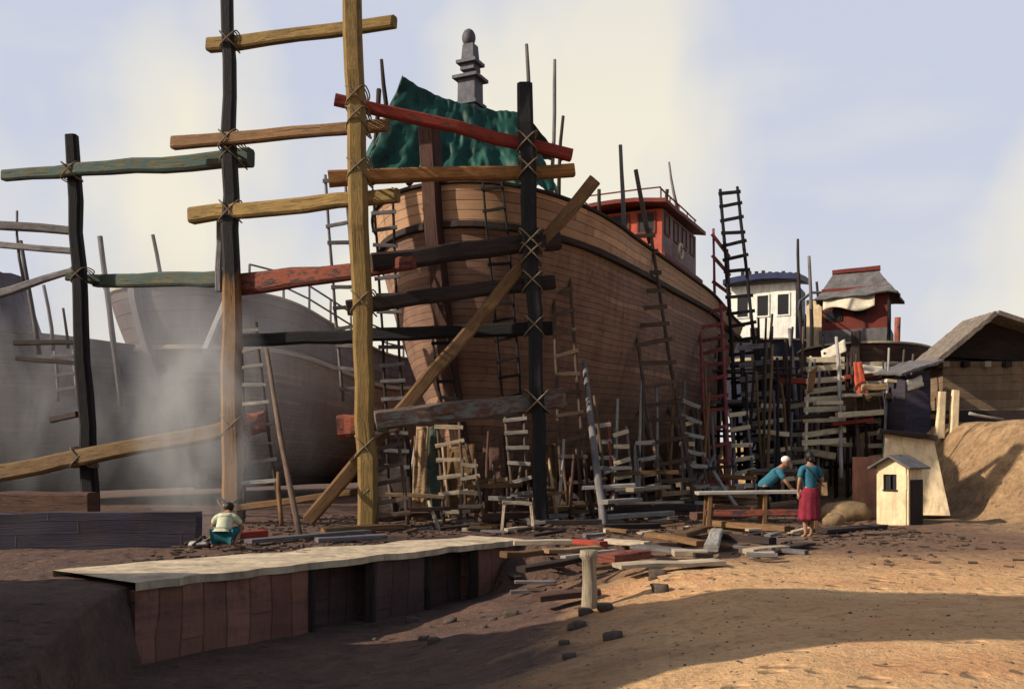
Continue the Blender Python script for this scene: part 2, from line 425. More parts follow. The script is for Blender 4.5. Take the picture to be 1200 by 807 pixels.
def axis(dense_a,dense_b,step,lim_a,lim_b):
    r=[];x=dense_a
    while x<=dense_b: r.append(x); x+=step
    s=step; x=dense_b
    while x<lim_b: s*=1.35; x+=s; r.append(min(x,lim_b))
    s=step; x=dense_a; l=[]
    while x>lim_a: s*=1.35; x-=s; l.append(max(x,lim_a))
    return sorted(set(l+r))
xs=axis(-9,17,.16,-900,900); ys=axis(4,32,.16,-300,1600)
tm=MB()
idx=[[tm.add((x,y,terrain_z(x,y))) for y in ys] for x in xs]
for i in range(len(xs)-1):
    for j in range(len(ys)-1):
        tm.face((idx[i][j],idx[i+1][j],idx[i+1][j+1],idx[i][j+1]),None,True)
t=NT('yard_ground'); tc=t.coords(); ob=tc.outputs['Object']
sp=t.new('ShaderNodeSeparateXYZ'); t.L(ob,sp.inputs[0])
n1=t.noise(ob,.45,7,.7); n2=t.noise(ob,2.2,7,.72); n3=t.noise(ob,14,5,.7); n4=t.noise(t.mapping(ob,(.25,1.3,1)),.8,6,.7,.3)
# swept sand lies to the right of the working floor; the floor itself is black with oil, mud and sawdust, plus painted-in shade farther off
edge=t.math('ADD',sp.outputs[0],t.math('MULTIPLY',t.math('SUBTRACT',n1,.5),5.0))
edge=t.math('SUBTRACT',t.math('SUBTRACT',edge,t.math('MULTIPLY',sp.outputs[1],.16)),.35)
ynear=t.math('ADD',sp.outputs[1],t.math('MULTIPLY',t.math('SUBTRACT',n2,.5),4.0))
yfade=t.ramp(t.math('MULTIPLY',ynear,.04),(.50,1),(.66,.12))  # sand fades to mud farther off, with shade put into the colour
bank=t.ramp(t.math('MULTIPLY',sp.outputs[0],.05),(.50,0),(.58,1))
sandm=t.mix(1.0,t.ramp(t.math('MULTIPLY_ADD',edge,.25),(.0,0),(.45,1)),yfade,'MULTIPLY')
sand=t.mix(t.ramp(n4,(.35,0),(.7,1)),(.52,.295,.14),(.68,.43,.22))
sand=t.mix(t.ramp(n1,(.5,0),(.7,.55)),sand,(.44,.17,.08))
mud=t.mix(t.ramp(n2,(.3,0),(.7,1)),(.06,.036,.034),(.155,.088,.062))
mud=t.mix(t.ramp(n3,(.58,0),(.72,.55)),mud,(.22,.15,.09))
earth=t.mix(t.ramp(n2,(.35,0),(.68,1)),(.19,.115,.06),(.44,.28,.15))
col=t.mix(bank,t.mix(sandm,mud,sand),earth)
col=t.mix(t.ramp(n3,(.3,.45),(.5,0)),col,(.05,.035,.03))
t.L(col,t.b.inputs['Base Color']); t.b.inputs['Roughness'].default_value=.95
n5=t.noise(ob,45,3,.6)
vo=t.new('ShaderNodeTexVoronoi'); vo.feature='SMOOTH_F1'; vo.inputs['Scale'].default_value=2.6; vo.inputs['Smoothness'].default_value=.35; t.L(t.mapping(ob,(1,1.5,1)),vo.inputs['Vector'])
foot=t.ramp(vo.outputs['Distance'],(.10,0),(.30,1))
t.bump(t.math('ADD',t.math('MULTIPLY',n2,.7),t.math('ADD',t.math('MULTIPLY',n3,.45),t.math('ADD',t.math('MULTIPLY',n5,.05),t.math('MULTIPLY',foot,.75)))),.9,.12)
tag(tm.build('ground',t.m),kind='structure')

# ------------------------------------------------------------------ quay
qd=(QB-QA).normalized(); qn=Vector((qd.y,-qd.x))     # qn points out of the yard, towards the pit
qn3=Vector((qn.x,qn.y,0)); qd3=Vector((qd.x,qd.y,0)); QA3=Vector((QA.x,QA.y,0)); QL=(QB-QA).length
quay=empty('quay','low timber faced quay with a pale worn concrete top and dark bays below','quay',(QA.x,QA.y,-1.2))
QO=Vector((QA.x,QA.y,-1.2))
def qp(a,o,z): return QA3+qd3*a+qn3*o+Vector((0,0,z))-QO
Rq=Matrix((qd3,-qn3,Vector((0,0,1)))).transposed()
m=MB()
def topf(u,v):
    a=-.15+(QL+.1)*u; o=.12-v*(2.1-.9*u)
    zz=.085+noise.noise(Vector((a*1.2,o*1.2,5)))*.02
    jo=(noise.noise(Vector((a*1.9,7,2)))*.16+noise.noise(Vector((a*6,7,2)))*.06) if v==0 else (noise.noise(Vector((a*1.1,3,2)))*.35 if v==1 else 0)
    return qp(a,o+jo,zz)
m.grid(topf,40,8); nb=len(m.v)
# rim of the slab
for i in range(40):
    a0,a1=m.v[i*9],m.v[(i+1)*9]
    m.quad(a0,a1,Vector(a1)-Vector((0,0,.10)),Vector(a0)-Vector((0,0,.10)))
    b0,b1=m.v[i*9+8],m.v[(i+1)*9+8]
    m.quad(b1,b0,Vector(b0)-Vector((0,0,.14)),Vector(b1)-Vector((0,0,.14)))
m.build('slab',M_CONC,quay)
def panel(name,a0,a1,o,thick,mat,z0=-1.1,z1=-.02):
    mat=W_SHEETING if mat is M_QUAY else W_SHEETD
    b=MB()
    def f(u,v):
        a=a0+(a1-a0)*u; z=z0+(z1-z0)*v
        return qp(a,o+noise.noise(Vector((a*1.5,0,o*4)))*.04,z)
    b.grid(f,max(4,int((a1-a0)/.12)),10,uvf=lambda u,v:(v*(z1-z0)+a0*2.3,a0+(a1-a0)*u),flip=True)
    b.grid(lambda u,v: qp(a1,o-thick*u,z0+(z1-z0)*v),2,4); b.grid(lambda u,v: qp(a0,o-thick*u,z0+(z1-z0)*v),2,4,flip=True)
    b.build(name,mat,quay)
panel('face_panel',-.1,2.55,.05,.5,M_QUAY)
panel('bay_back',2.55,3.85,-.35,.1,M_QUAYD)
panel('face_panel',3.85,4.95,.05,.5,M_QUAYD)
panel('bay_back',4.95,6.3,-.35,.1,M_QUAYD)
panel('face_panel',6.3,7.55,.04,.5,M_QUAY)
for a in (2.62,3.8,5.02,6.22):
    b=MB(); b.beam(qp(a,-.02,-1.3),qp(a,-.0,-.03),.16,.16); b.build('pile',W_DARK,quay)

# low blue black wall and brown kerb timbers behind it, left
b=MB(); p0=P(-60,655,15.8); 
def lw(u,v):
    x=-10.5+ (4.9)*u; return Vector((x,16.2+.4*u+noise.noise(Vector((x,v*2,3)))*.05,-.1+v*(.72+noise.noise(Vector((x*1.2,0,8)))*.05)))
b.grid(lw,30,5,uvf=lambda u,v:(u*4.9,v*.75),flip=True); b.grid(lambda u,v: lw(u,1)+Vector((0,.35*v,.0)),30,1,flip=True)
b.grid(lambda u,v: lw(1,v)+Vector((0,.35*u,0)),1,5,flip=True)
tag(b.build('low_wall',W_LOWALL),'low blue black retaining wall below the tall black post on the left','wall')
b=MB(); b.beam(P(-40,592,21.5),P(112,588,21.2),.5,.5,jit=.05)
tag(b.build('timber_baulk',W_STEM2),'thick reddish brown baulk lying behind the low blue black wall','timber')

# ------------------------------------------------------------------ boats
def lerp(a,b,t): return a+(b-a)*t
class Hull:
    def __init__(s,L,B,z0,zs,rake,bowlen,rail=(1.0,.4),sheer=lambda a:0.0,flare=.7,stern=.82):
        s.L,s.B,s.z0,s.zs,s.rake,s.bl,s.rail,s.sheer,s.fl,s.st=L,B,z0,zs,rake,bowlen,rail,sheer,flare,stern
    def stem(s,t): return s.rake*(max(0,1-t))**1.35
    def half(s,a,t):
        le=lerp(s.bl*2.1,s.bl,min(1,t)**.8)
        x=(a-s.stem(t))/le
        e=math.sqrt(max(0,1-(1-min(1,max(0,x)))**2)) if t>0 else 0
        e=e**lerp(1.15,.92,t)
        sec=(1-(1-min(1,max(t,0)))**3)**s.fl
        aft=lerp(1,s.st,smooth(.55,1,a/s.L))
        tuck=1-smooth(.6,1.0,a/s.L)*(1-t)*.8
        return s.B/2*e*sec*aft*tuck+.02
    def zt(s,a): return s.zs+s.sheer(a/s.L)
    def railz(s,a): return s.zt(a)-lerp(s.rail[0],s.rail[1],min(1,a/s.L))
    def pt(s,side,u,t,inset=0.0):
        """u 0..1 from the stem to the stern, t = height fraction 0 keel .. 1 sheer (of the local top)"""
        a0=s.stem(t); a=a0+(s.L-a0)*(u**1.7)
        z=s.z0+(s.zt(a)-s.z0)*t
        return Vector((side*max(0,s.half(a,t)-inset),a,z))
    def surf(s,a,t,side=1):
        return Vector((side*s.half(a,t),a,s.z0+(s.zt(a)-s.z0)*t))
    def build(s,root,mhull,mbul,mrail,mdeck,nu=54,nv=30,stemmat=None,stem_up=1.0,stemw=.34):
        b=MB()
        tr=lambda a: (s.railz(a)-s.z0)/(s.zt(a)-s.z0)
        for side in (-1,1):
            def f(u,v):
                t=v**.8
                a=s.stem(t)+(s.L-s.stem(t))*u**1.7
                return s.pt(side,u,t*tr(a))
            b.grid(f,nu,nv,uvf=lambda u,v: (s.L*u**1.7+side*31, v*(s.zs-s.z0)*1.25),flip=(side>0))
        # transom
        def tf(u,v):
            t=v**.8*tr(s.L); p=s.pt(1,1,t); return Vector((p.x*(2*u-1),p.y,p.z))
        b.grid(tf,8,nv,uvf=lambda u,v:(u*s.B,v*(s.zs-s.z0)))
        hull=b.build('hull',mhull,root,weld=True)
        # bulwark band, with an inner face
        b=MB()
        for side in (-1,1):
            def fo(u,v):
                a=s.L*u**1.7
                t=lerp(tr(a),1,v); return s.pt(side,u,t)+Vector((side*.02,0,0))
            def fi(u,v):
                a=s.L*u**1.7
                t=lerp(tr(a),1,v); return s.pt(side,u,t,.12)+Vector((0,.12*(1-u),0))
            b.grid(fo,nu,4,uvf=lambda u,v:(s.L*u**1.7+side*17+5,v*1.0),flip=(side>0))
            b.grid(fi,nu,4,uvf=lambda u,v:(s.L*u**1.7+side*17+5,v*1.0),flip=(side<0))
            for q in range(nu):
                b.quad(fo(q/nu,1),fo((q+1)/nu,1),fi((q+1)/nu,1),fi(q/nu,1))
        b.build('bulwark',mbul,root)
        # rub rails and cap rails
        for side in (-1,1):
            b=MB(); pts=[]
            for q in range(41):
                u=q/40; a=s.L*u**1.7; p=s.pt(side,u,tr(a)); pts.append(p+Vector((side*.06,-.03*(1-u),0)))
            b.sweep(pts,[(.07,.08)]*41,square=.2); b.build('rub_rail',mrail,root)
            b=MB(); pts=[]
            for q in range(41):
                u=q/40; p=s.pt(side,u,1); pts.append(p+Vector((-side*.04 if p.x*side>.1 else 0,.02,.05)))
            b.sweep(pts,[(.14,.045)]*41,square=.2); b.build('cap_rail',mrail,root)
        # stem
        b=MB(); pts=[];rd=[]
        for q in range(18):
            t=q/17*1.0; pts.append(Vector((0,s.stem(t)-.06,s.z0+(s.zt(0)-s.z0)*t))); rd.append((stemw/2,.22))
        pts.append(pts[-1]+Vector((0,-.12*stem_up,stem_up))); rd.append((stemw/2*1.05,.22))
        b.sweep(pts,rd,square=.2); b.build('stem_post',stemmat or W_DARK,root)
        b=MB(); b.beam((0,s.rake-.3,s.z0-.1),(0,s.L*.97,s.z0-.1),.34,.42,jit=.0); b.build('keel',W_DARK,root)
        # deck
        b=MB()
        def df(u,v):
            a=s.stem(tr(0))+.05+(s.L-.5)*u; h=s.half(a,tr(a))-.08
            return Vector((h*(2*v-1),a,s.railz(a)-.02))
        b.grid(df,30,6,uvf=lambda u,v:(u*s.L,v*s.B)); b.build('deck',mdeck,root)
        return hull

def wpt(root,p): return root.matrix_basis@Vector(p)

def house(root,name,corners_front,mats):
    pass
def cabin(root, cx, a0, a1, wid, zb, zt, m_front, m_side, roofmat, nwf=3, nws=3, roof_over=.3, rooft=.14, slope=.0, frame=None, win=(.55,.72), wz=.62, round_front=0.0):
    """a deckhouse part (> wall panels with window frames and panes, roof); front faces the bow (local -y)"""
    h=MB()
    x0,x1=cx-wid/2,cx+wid/2
    # wall body with lean-back front
    def ring(z,lean): return [Vector((x0,a0+lean,z)),Vector((x1,a0+lean,z)),Vector((x1,a1,z)),Vector((x0,a1,z))]
    r0=ring(zb,0); r1=ring(zt,.18)
    for k in range(4):
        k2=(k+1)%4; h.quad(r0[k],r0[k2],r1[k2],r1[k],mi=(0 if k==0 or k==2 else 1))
    h.quad(*r1)
    body=h.build('cabin',[m_front,m_side],root)
    def window(face,c,wd,hg):
        # face: (origin, xdir, updir, normal)
        o,xd,up,nn=face
        fm=MB(); pw=.07
        R=Matrix((xd,nn,up)).transposed()
        for dx,dz,sx,sz in ((0,hg/2+pw/2,wd+2*pw,pw),(0,-hg/2-pw/2,wd+2*pw,pw),(-wd/2-pw/2,0,pw,hg),(wd/2+pw/2,0,pw,hg)):
            fm.box(o+xd*(c[0]+dx)+up*(c[1]+dz)+nn*.012,(sx,.07,sz),R)
        f_=fm.build('window',frame or m_front,root)
        gl=MB(); gl.box(o+xd*c[0]+up*c[1]+nn*.008,(wd,.02,hg),R); gl.build('pane',M_NIGHT,f_)
    # front windows
    upf=(r1[0]-r0[0]).normalized(); nf=Vector((0,-1,.0)); nf=(nf-upf*nf.dot(upf)).normalized()
    H=zt-zb
    for k in range(nwf):
        u=(k+.5)/nwf*wid*.94+wid*.03
        window((r0[0],Vector((1,0,0)),upf,nf),(u,H*wz),win[0],win[1])
    ln=a1-a0
    for sgn,org in ((1,Vector((x1,a0,zb))),(-1,Vector((x0,a0,zb)))):
        for k in range(nws):
            u=.18+(k+.5)/nws*(ln-.25)
            window((org,Vector((0,1,0)),Vector((0,0,1)),Vector((sgn,0,0))),(u,H*wz),win[0]*.95,win[1])
    # roof: a slightly crowned slab with overhang
    rf=MB(); o=roof_over
    def rtop(u,v,dz):
        x=lerp(x0-o,x1+o,u); y=lerp(a0-o*1.6,a1+o,v)
        cr=.18*(1-(2*u-1)**2)
        return Vector((x,y,zt+dz+cr+slope*v+noise.noise(Vector((x*1.7,y*1.7,zt)))*.03))
    rf.grid(lambda u,v: rtop(u,v,rooft),10,10); rf.grid(lambda u,v: rtop(u,v,0.01),10,10,flip=True)
    for q in range(10):
        for (ua,va,ub,vb) in ((q/10,0,(q+1)/10,0),((q+1)/10,1,q/10,1),(0,(q+1)/10,0,q/10),(1,q/10,1,(q+1)/10)):
            rf.quad(rtop(ua,va,.01),rtop(ub,vb,.01),rtop(ub,vb,rooft),rtop(ua,va,rooft))
    return body, rf.build('roof',roofmat,root)

RZ=math.radians(-25)
def boat_root(name,label,x,y):
    r=empty(name,label,'boat',(x,y,0),RZ); r.rotation_euler=(0,0,RZ)
    bpy.context.view_layer.update()
    return r
def Mroot(x,y): return Matrix.Translation((x,y,0))@Matrix.Rotation(RZ,4,'Z')

# --- the big ship
MX,MY=-1.95,23.4
ship=boat_root('wooden_ship','huge bare planked wooden ship with a raked bow and red wheelhouse on the slip',MX,MY)
MS=Mroot(MX,MY)
HS=Hull(23.5,7.2,.7,7.72,1.9,4.6,(.95,.5),lambda a:.62*max(0,1-a/.2)**1.4 -.12*a,.52)
HS.build(ship,W_DBOAT,W_BULW,W_DARK,W_DECK,nu=64,nv=36,stemmat=W_STEM,stem_up=1.5,stemw=.42)
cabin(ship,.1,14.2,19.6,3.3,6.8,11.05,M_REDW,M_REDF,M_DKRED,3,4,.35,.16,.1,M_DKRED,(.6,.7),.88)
for x_ in (-1.55,1.75):
    for k in range(5):
        a_=14.2+k*1.3; b=MB(); b.pole((x_,a_,11.2),(x_,a_,11.75),.03,.03,.005); b.build('roof_stanchion',M_DKRED,ship)
    b=MB(); b.beam((x_,14.0,11.75),(x_,19.6,11.75),.05,.05,jit=.01); b.build('roof_rail',M_DKRED,ship)
b=MB(); b.beam((-1.6,14.0,11.75),(1.8,14.0,11.75),.05,.05,jit=.01); b.build('roof_rail',M_DKRED,ship)
b=MB(); b.sweep([(1.98+.0*k,16.2+.28*math.cos(k*PI/8),9.75+.28*math.sin(k*PI/8)) for k in range(17)],[(.06,.06)]*17,n=7); b.build('life_ring',M_TARPB,ship)
b=MB(); b.beam((1.9,14.0,9.2),(1.9,20.0,9.15),.12,.22); b.build('belt_rail',M_DKRED,ship)
b=MB(); b.box((.6,20.6,8.3),(1.2,1.3,2.2)); b.build('aft_house',M_DKRED,ship)
# signal mast behind the tarpaulin: stacked grey lamp boxes
mx,my=-.85,3.6
b=MB(); b.box((mx,my,10.2),(.62,.62,4.6),taper=.86); b.build('mast_trunk',M_GREYP,ship)
b=MB()
for z,sx in ((12.45,.78),(11.7,.7),(12.9,.62)):
    b=MB(); b.box((mx,my,z),(sx,sx,.09)); b.build('mast_collar',M_GREYP,ship)
b=MB(); b.box((mx,my,13.05),(.44,.44,.75),taper=.75); b.ball((mx-.05,my,13.65),(.2,.2,.26)); b.build('mast_lamp',M_BLUE if False else M_GREYP,ship)

def shipw(x,a,z): return MS@Vector((x,a,z))

# keel blocks under the ship
for k in range(6):
    a=4.6+k*3.2; b=MB(); p=shipw(0,a,0)
    R=Matrix.Rotation(RZ,3,'Z')
    b.box(p+Vector((0,0,.1)),(1.5,.42,.3),R); b.box(p+Vector((0,0,.33)),(1.1,.4,.18),R)
    tag(b.build('keel_block',W_DARK),'dark stacked keel block under the big wooden ship','keel block','keel blocks under the big ship')

# --- left grey boat (A)
AX,AY=-13.0,32.5
boatA=boat_root('grey_fishing_boat','weathered grey fishing boat with upturned dark bow in the smoke on the left',AX,AY)
MA=Mroot(AX,AY)
HA=Hull(22,7.4,.7,7.2,3.2,4.8,(2.0,.6),lambda a:.25*max(0,1-a*4)-1.3*smooth(.12,.5,a),.66)
HA.build(boatA,W_AHULL,W_ABUL,W_PALE,W_DECK,stem_up=.45,stemmat=W_GREY)
# railing on the grey boat: stanchions and two rails
for side in (-1,1):
    st=[]
    for q in range(9):
        a=2.2+q*1.35; p=HA.surf(a,1,side); p.x-=side*.1; st.append(p)
        b=MB(); b.pole(p,p+Vector((0,0,1.05)),.05,.045,.008); b.build('stanchion',W_GREY,boatA)
    for hz in (.55,1.05):
        b=MB(); b.sweep([p+Vector((0,0,hz)) for p in st],[(.045,.035)]*9,n=6); b.build('guard_rail',W_GREY,boatA)
b=MB(); 
pp=[HA.surf(.1+q*.3,1,-1)+Vector((0,-.25,.2+.5*q/6)) for q in range(7)]
b.sweep([HA.surf(.05,1,-1)+Vector((0,-.2,.45)),HA.surf(.5,.99,-1)+Vector((-.3,-.1,.42)),HA.surf(1.3,.98,-1)+Vector((-.3,0,.35)),HA.surf(2.2,1,-1)+Vector((-.1,0,.5))],[(.05,.05)]*4,n=6); b.build('bow_rail',W_PALE,boatA)

# --- far left dark boat (C)
CX,CY=-19.3,29.0
boatC=boat_root('dark_hulk','blue black hulk half hidden in smoke at the left edge of the yard',CX,CY)
HC=Hull(19,6.6,.6,5.5,2.6,4.6,(.9,.4),lambda a:.0,.66)
HC.build(boatC,W_CHULL,W_CHULL,W_DARK,W_DECK,stem_up=.4)
b=MB()
# tall ragged boarded deckhouse, narrower to the top
def ctower(u,v):
    a=2*PI*u; sq=max(abs(math.cos(a)),abs(math.sin(a))); tp=lerp(1,.72,v)
    top=4.9+(2.9+noise.noise(Vector((u*9,0,2)))*.5)*v
    return Vector((.15+1.5*math.cos(a)/sq*tp-.3*v,2.6+1.9*math.sin(a)/sq*tp,top))
b.grid(ctower,32,8,uvf=lambda u,v:(v*3.2,u*11),smooth=False)
tid=[b.add(ctower(q/32,1)) for q in range(32)]; b.face(tid,[(0,0)]*32)
b.build('deckhouse',W_CHULL,boatC)
for k,(u,z) in enumerate(((.86,5.9),(.93,6.6),(.06,5.6))):
    p=ctower(u,(z-4.9)/2.9); bb=MB(); bb.box(p,(.5,.5,.14)); bb.build('ledge_board',W_PALE,boatC)

# --- right boats
R1X,R1Y=11.9,46.0
boatR1=boat_root('white_cabin_boat','navy boat with a white three window wheelhouse behind the big ship',R1X,R1Y)
MR1=Mroot(R1X,R1Y)
HR1=Hull(15,5.6,.6,7.3,2.6,4.2,(.9,.5),lambda a:0,.68)
HR1.build(boatR1,W_R1HULL,W_R1HULL,W_PALE,W_DECK,stem_up=.6)
cabin(boatR1,-.15,2.9,6.6,3.3,6.6,10.55,M_WHITE,M_BLUE,M_BLUE,3,2,.3,.3,.45,M_WHITE,(.55,1.05),.72)
b=MB()
for k in range(9): b.box((-1.2+k*.3,3.1+.3*k,11.25+.02*k),(.16,.2,.18+.1*(k%3==0)))
b.build('roof_rail',W_DARK,boatR1)
b=MB(); b.box((2.2,5.6,7.9),(.9,2.0,2.4)); b.build('side_locker',M_BLUE,boatR1)

boatR3=boat_root('brown_hulk','dark brown hull seen through the staging beyond the stern of the big ship',8.6,60.0)
HR3=Hull(14,6,.3,6.6,2.2,4.2,(.8,.5),lambda a:0,.55); HR3.build(boatR3,W_R2HULL,W_R2HULL,W_DARK,W_DECK,stem_up=.4)
R2X,R2Y=13.75,37.5
boatR2=boat_root('red_cabin_boat','patched brown boat with a red deckhouse under a sagging grey roof',R2X,R2Y)
MR2=Mroot(R2X,R2Y)
HR2=Hull(13,5.4,.5,6.1,2.2,4.2,(.8,.5),lambda a:0,.68)
HR2.build(boatR2,W_R2HULL,W_R2HULL,W_PALE,W_DECK,stem_up=.5)
# deckhouse with sagging hipped roof
b=MB(); b.box((-.35,4.4,6.15),(2.9,2.6,1.9)); b.build('lower_house',M_GREYR,boatR2)
b=MB(); b.box((-.35,4.4,8.0),(2.7,2.4,1.85)); up_=b.build('upper_house',M_DKRED,boatR2)
for k,(x,z,wd,hg) in enumerate(((-1.2,7.75,.7,.5),(-.1,7.9,.5,.45))):
    b=MB(); b.box((x,3.18,z),(wd,.06,hg)); wn_=b.build('window',W_DARK,boatR2)
    b=MB(); b.box((x,3.14,z),(wd-.14,.03,hg-.14)); b.build('pane',M_NIGHT,wn_)
def roofR2(u,v):
    # u around, v bottom to top
    pass
b=MB()
cx,cy=-.35,4.4
bot=[Vector((cx-1.6,cy-1.6,8.45)),Vector((cx+1.75,cy-1.7,8.6)),Vector((cx+1.9,cy+1.5,8.5)),Vector((cx-1.6,cy+1.5,8.5))]
top=[Vector((cx-.95,cy-.35,9.7)),Vector((cx+.95,cy-.35,9.72)),Vector((cx+.95,cy+.35,9.72)),Vector((cx-.95,cy+.35,9.7))]
for k in range(4):
    k2=(k+1)%4
    def f(u,v,k=k,k2=k2):
        p=bot[k].lerp(bot[k2],u).lerp(top[k].lerp(top[k2],u),v)
        p.z-= .25*v*(1-v)*1.6+.0; p.z+=noise.noise(Vector((p.x*2,p.y*2,1)))*.10+noise.noise(Vector((p.x*6,p.y*6,4)))*.07*(1-v); p.x+=noise.noise(Vector((p.x*5,p.y*5,9)))*.14*(1-v)
        return p
    b.grid(f,8,6,smooth=False)
b.quad(*top); b.build('roof',M_GREYR,boatR2,solid=.06)
b=MB(); b.beam((cx-1.0,cy-.3,9.78),(cx+1.0,cy-.3,9.82),.26,.2); b.build('ridge_cap',M_DKRED,boatR2)
b=MB()
b.grid(lambda u,v: Vector((cx-1.25+2.1*u,cy-1.42-.25*v+.08*math.sin(u*9),8.55-.62*v+.12*math.sin(u*7)*v)),14,5); b.build('awning',M_TARPB,boatR2,solid=.02)
b=MB(); b.box((-2.2,5.0,7.6),(.7,.5,2.3)); b.build('funnel',M_CREAM,boatR2)
b=MB(); b.sweep([(-1.6,4.6,9.0),(-2.3,4.6,9.05),(-2.8,4.6,8.7),(-2.9,4.6,8.3)],[(.07,.07)]*4,n=6); b.build('vent_pipe',M_GREYP,boatR2)
# ------------------------------------------------------------------ tarpaulin on the foredeck
def tarp_pt(u,v):
    # u left->right along the ridge, v 0 front hem .. .5 ridge .. 1 back hem
    rid=P(472,90,25.6).lerp(P(612,130,26.6),u); rid.z-= .22*math.sin(PI*u)
    fh=P(433,206,24.6).lerp(P(656,226,25.2),u)
    bh=P(452,180,29.0).lerp(P(660,190,29.5),u)
    if v<.5: p=fh.lerp(rid,(v*2)**1.0); p.z-=.30*math.sin(PI*v*2)*(.5+.5*math.sin(u*5))
    else: p=rid.lerp(bh,(v-.5)*2)
    w_=1-abs(v-.5)*2
    edge=abs(v-.5)*2
    p+=Vector((0,-1,.15))*(.10*abs(math.sin(u*17+3*noise.noise(Vector((u*3,v*2,7)))))**2*(.4+edge)+.22*noise.noise(Vector((u*11,v*3,4)))*edge+.16*noise.noise(Vector((u*7,v*5,1)))-.16*abs(noise.noise(Vector((u*9+v*5,v*8-u*3,2))))-.10*abs(noise.noise(Vector((u*19-v*7,v*15,6))))+.10*math.sin(u*23+v*4+2*noise.noise(Vector((u*4,v*3,5))))*edge)
    p.z+=(.30*noise.noise(Vector((u*14,3,8)))+.2*noise.noise(Vector((u*31,3,5))))*edge*edge*edge
    if u<.12: p.x-= .25*(1-u/.12)*edge
    return p
b=MB(); b.grid(tarp_pt,110,60)
# closed left end of the tent
b.grid(lambda u,v: tarp_pt(0,.5*v).lerp(tarp_pt(0,1-.5*v),u)+Vector((-.25*math.sin(PI*u)*(1-v),0,.05*noise.noise(Vector((u*5,v*5,2))))),8,14)
tarp=tag(b.build('tarpaulin',M_TARP,solid=.015),'dark green tarpaulin pitched like a tent over the bow of the big ship','tarpaulin')
for k,u in enumerate((.03,.3,.52,.78,.97)):
    p=tarp_pt(u,.0); q=p+Vector((-.25+.5*u,-.05,-1.15)); b=MB(); b.sweep([p+Vector((0,-.02,.05)),p.lerp(q,.5)+Vector((.03,0,-.04)),q],[(.018,.018)]*3,n=6); b.build('tie_rope',M_ROPE,tarp)

# ------------------------------------------------------------------ great scaffold: posts and beams
def px2m(w_,Y): return w_/F*Y
POSTS=[]
def post(name,label,top,bot,Y,wt,wb,mat,cat='post',group=None,zb=None):
    p1=P(top[0],top[1],Y); p0=P(bot[0],bot[1],Y)
    if zb is not None:
        d=(p1-p0); p0=p0+d*((zb-p0.z)/d.z)
    POSTS.append((p0,p1,px2m(wb,Y)/2,px2m(wt,Y)/2))
    b=MB(); b.beam(p0,p1,px2m(wb,Y),px2m(wb,Y),px2m(wt,Y),px2m(wt,Y),jit=.036,ch=.38)
    return tag(b.build(name,mat),label,cat,group)
SG='timbers of the great scaffold round the bow'
post('scaffold_post','tall black post under the greenish crossbeam on the left',(84,158),(107,606),25.0,13,17,W_BLACK,group=SG,zb=-.2)
post('scaffold_post','very tall post, tarred black above and brown below, behind the squatting man',(267,-45),(274,600),22.6,12,24,W_POST2,group=SG,zb=-.2)
post('scaffold_post','tallest ochre yellow post running off the top left of the bow',(412,-50),(432,622),20.5,20,22,W_OCHRE,group=SG,zb=-.2)
post('scaffold_post','thick black post leaning beside the bow under the red beam',(615,101),(635,606),21.5,19,15,W_BLACK,group=SG,zb=-.2)
def sbeam(name,label,a,Ya,bb,Yb,ha,hb,mat,group=SG,cat='beam',sag=0.0,depth=None):
    m_=MB(); pa=P(a[0],a[1],Ya); pb=P(bb[0],bb[1],Yb)
    h0=px2m(ha,Ya); h1=px2m(hb,Yb)
    m_.beam(pa,pb,(depth or h0*.8),h0,(depth or h1*.8),h1,jit=min(.03,(pb-pa).length*.009),sag=sag,ch=.3)
    o=tag(m_.build(name,mat),label,cat,group)
    for (q0,q1,ra,rb) in POSTS:
        # where this timber crosses a post, seen square on: solve in x and z
        d1=pb-pa; d2=q1-q0; den=d1.x*d2.z-d1.z*d2.x
        if abs(den)<1e-6: continue
        w_=q0-pa; t1=(w_.x*d2.z-w_.z*d2.x)/den; t2=(w_.x*d1.z-w_.z*d1.x)/den
        if not(.01<t1<.99 and .01<t2<.99): continue
        A=pa+d1*t1; B_=q0+d2*t2; gap=A.y-B_.y
        if abs(gap)>.8: continue
        rp=lerp(ra,rb,t2); hb_=lerp(h0,h1,t1)/2; cen=(A+B_)/2; ey=abs(gap)/2+max(rp,hb_*.8)+.02
        m_=MB()
        for sg in (-1,1):
            for st in (-.04,0,.04):
                ex=(rp+hb_)*.60
                pts=[]
                for k in range(17):
                    a_=2*PI*k/16; ca_=math.copysign(abs(math.cos(a_))**.6,math.cos(a_)); sa_=math.copysign(abs(math.sin(a_))**.6,math.sin(a_))
                    pts.append(cen+Vector((ex*ca_+st*sg,ey*sa_,sg*ex*ca_+st*1.0+random.uniform(-.008,.008))))
                m_.sweep(pts,[(.017,.017)]*17,n=5)
        m_.build('rope_lashing',M_ROPE,o)
    return o
sbeam('scaffold_beam','long greenish grey beam crossing both left posts against the sky',(5,205),25.5,(293,186),23.1,12,20,W_TEAL)
sbeam('scaffold_beam','topmost ochre beam between the two tallest posts',(246,54),23.0,(464,25),21.0,15,14,W_OCHRE)
sbeam('scaffold_beam','brown beam second from the top between the two tallest posts',(204,168),23.0,(456,148),21.0,14,13,W_BROWN)
sbeam('scaffold_beam','ochre log beam third from the top with a dark blunt left end',(224,252),23.0,(468,229),21.0,18,15,W_OCHRE)
sbeam('scaffold_beam','red painted beam sloping down across the green tarpaulin',(393,117),20.95,(670,183),22.0,13,14,W_RED)
sbeam('scaffold_beam','orange brown beam across the foot of the green tarpaulin',(384,209),21.0,(671,200),22.0,17,14,W_ORANGE)
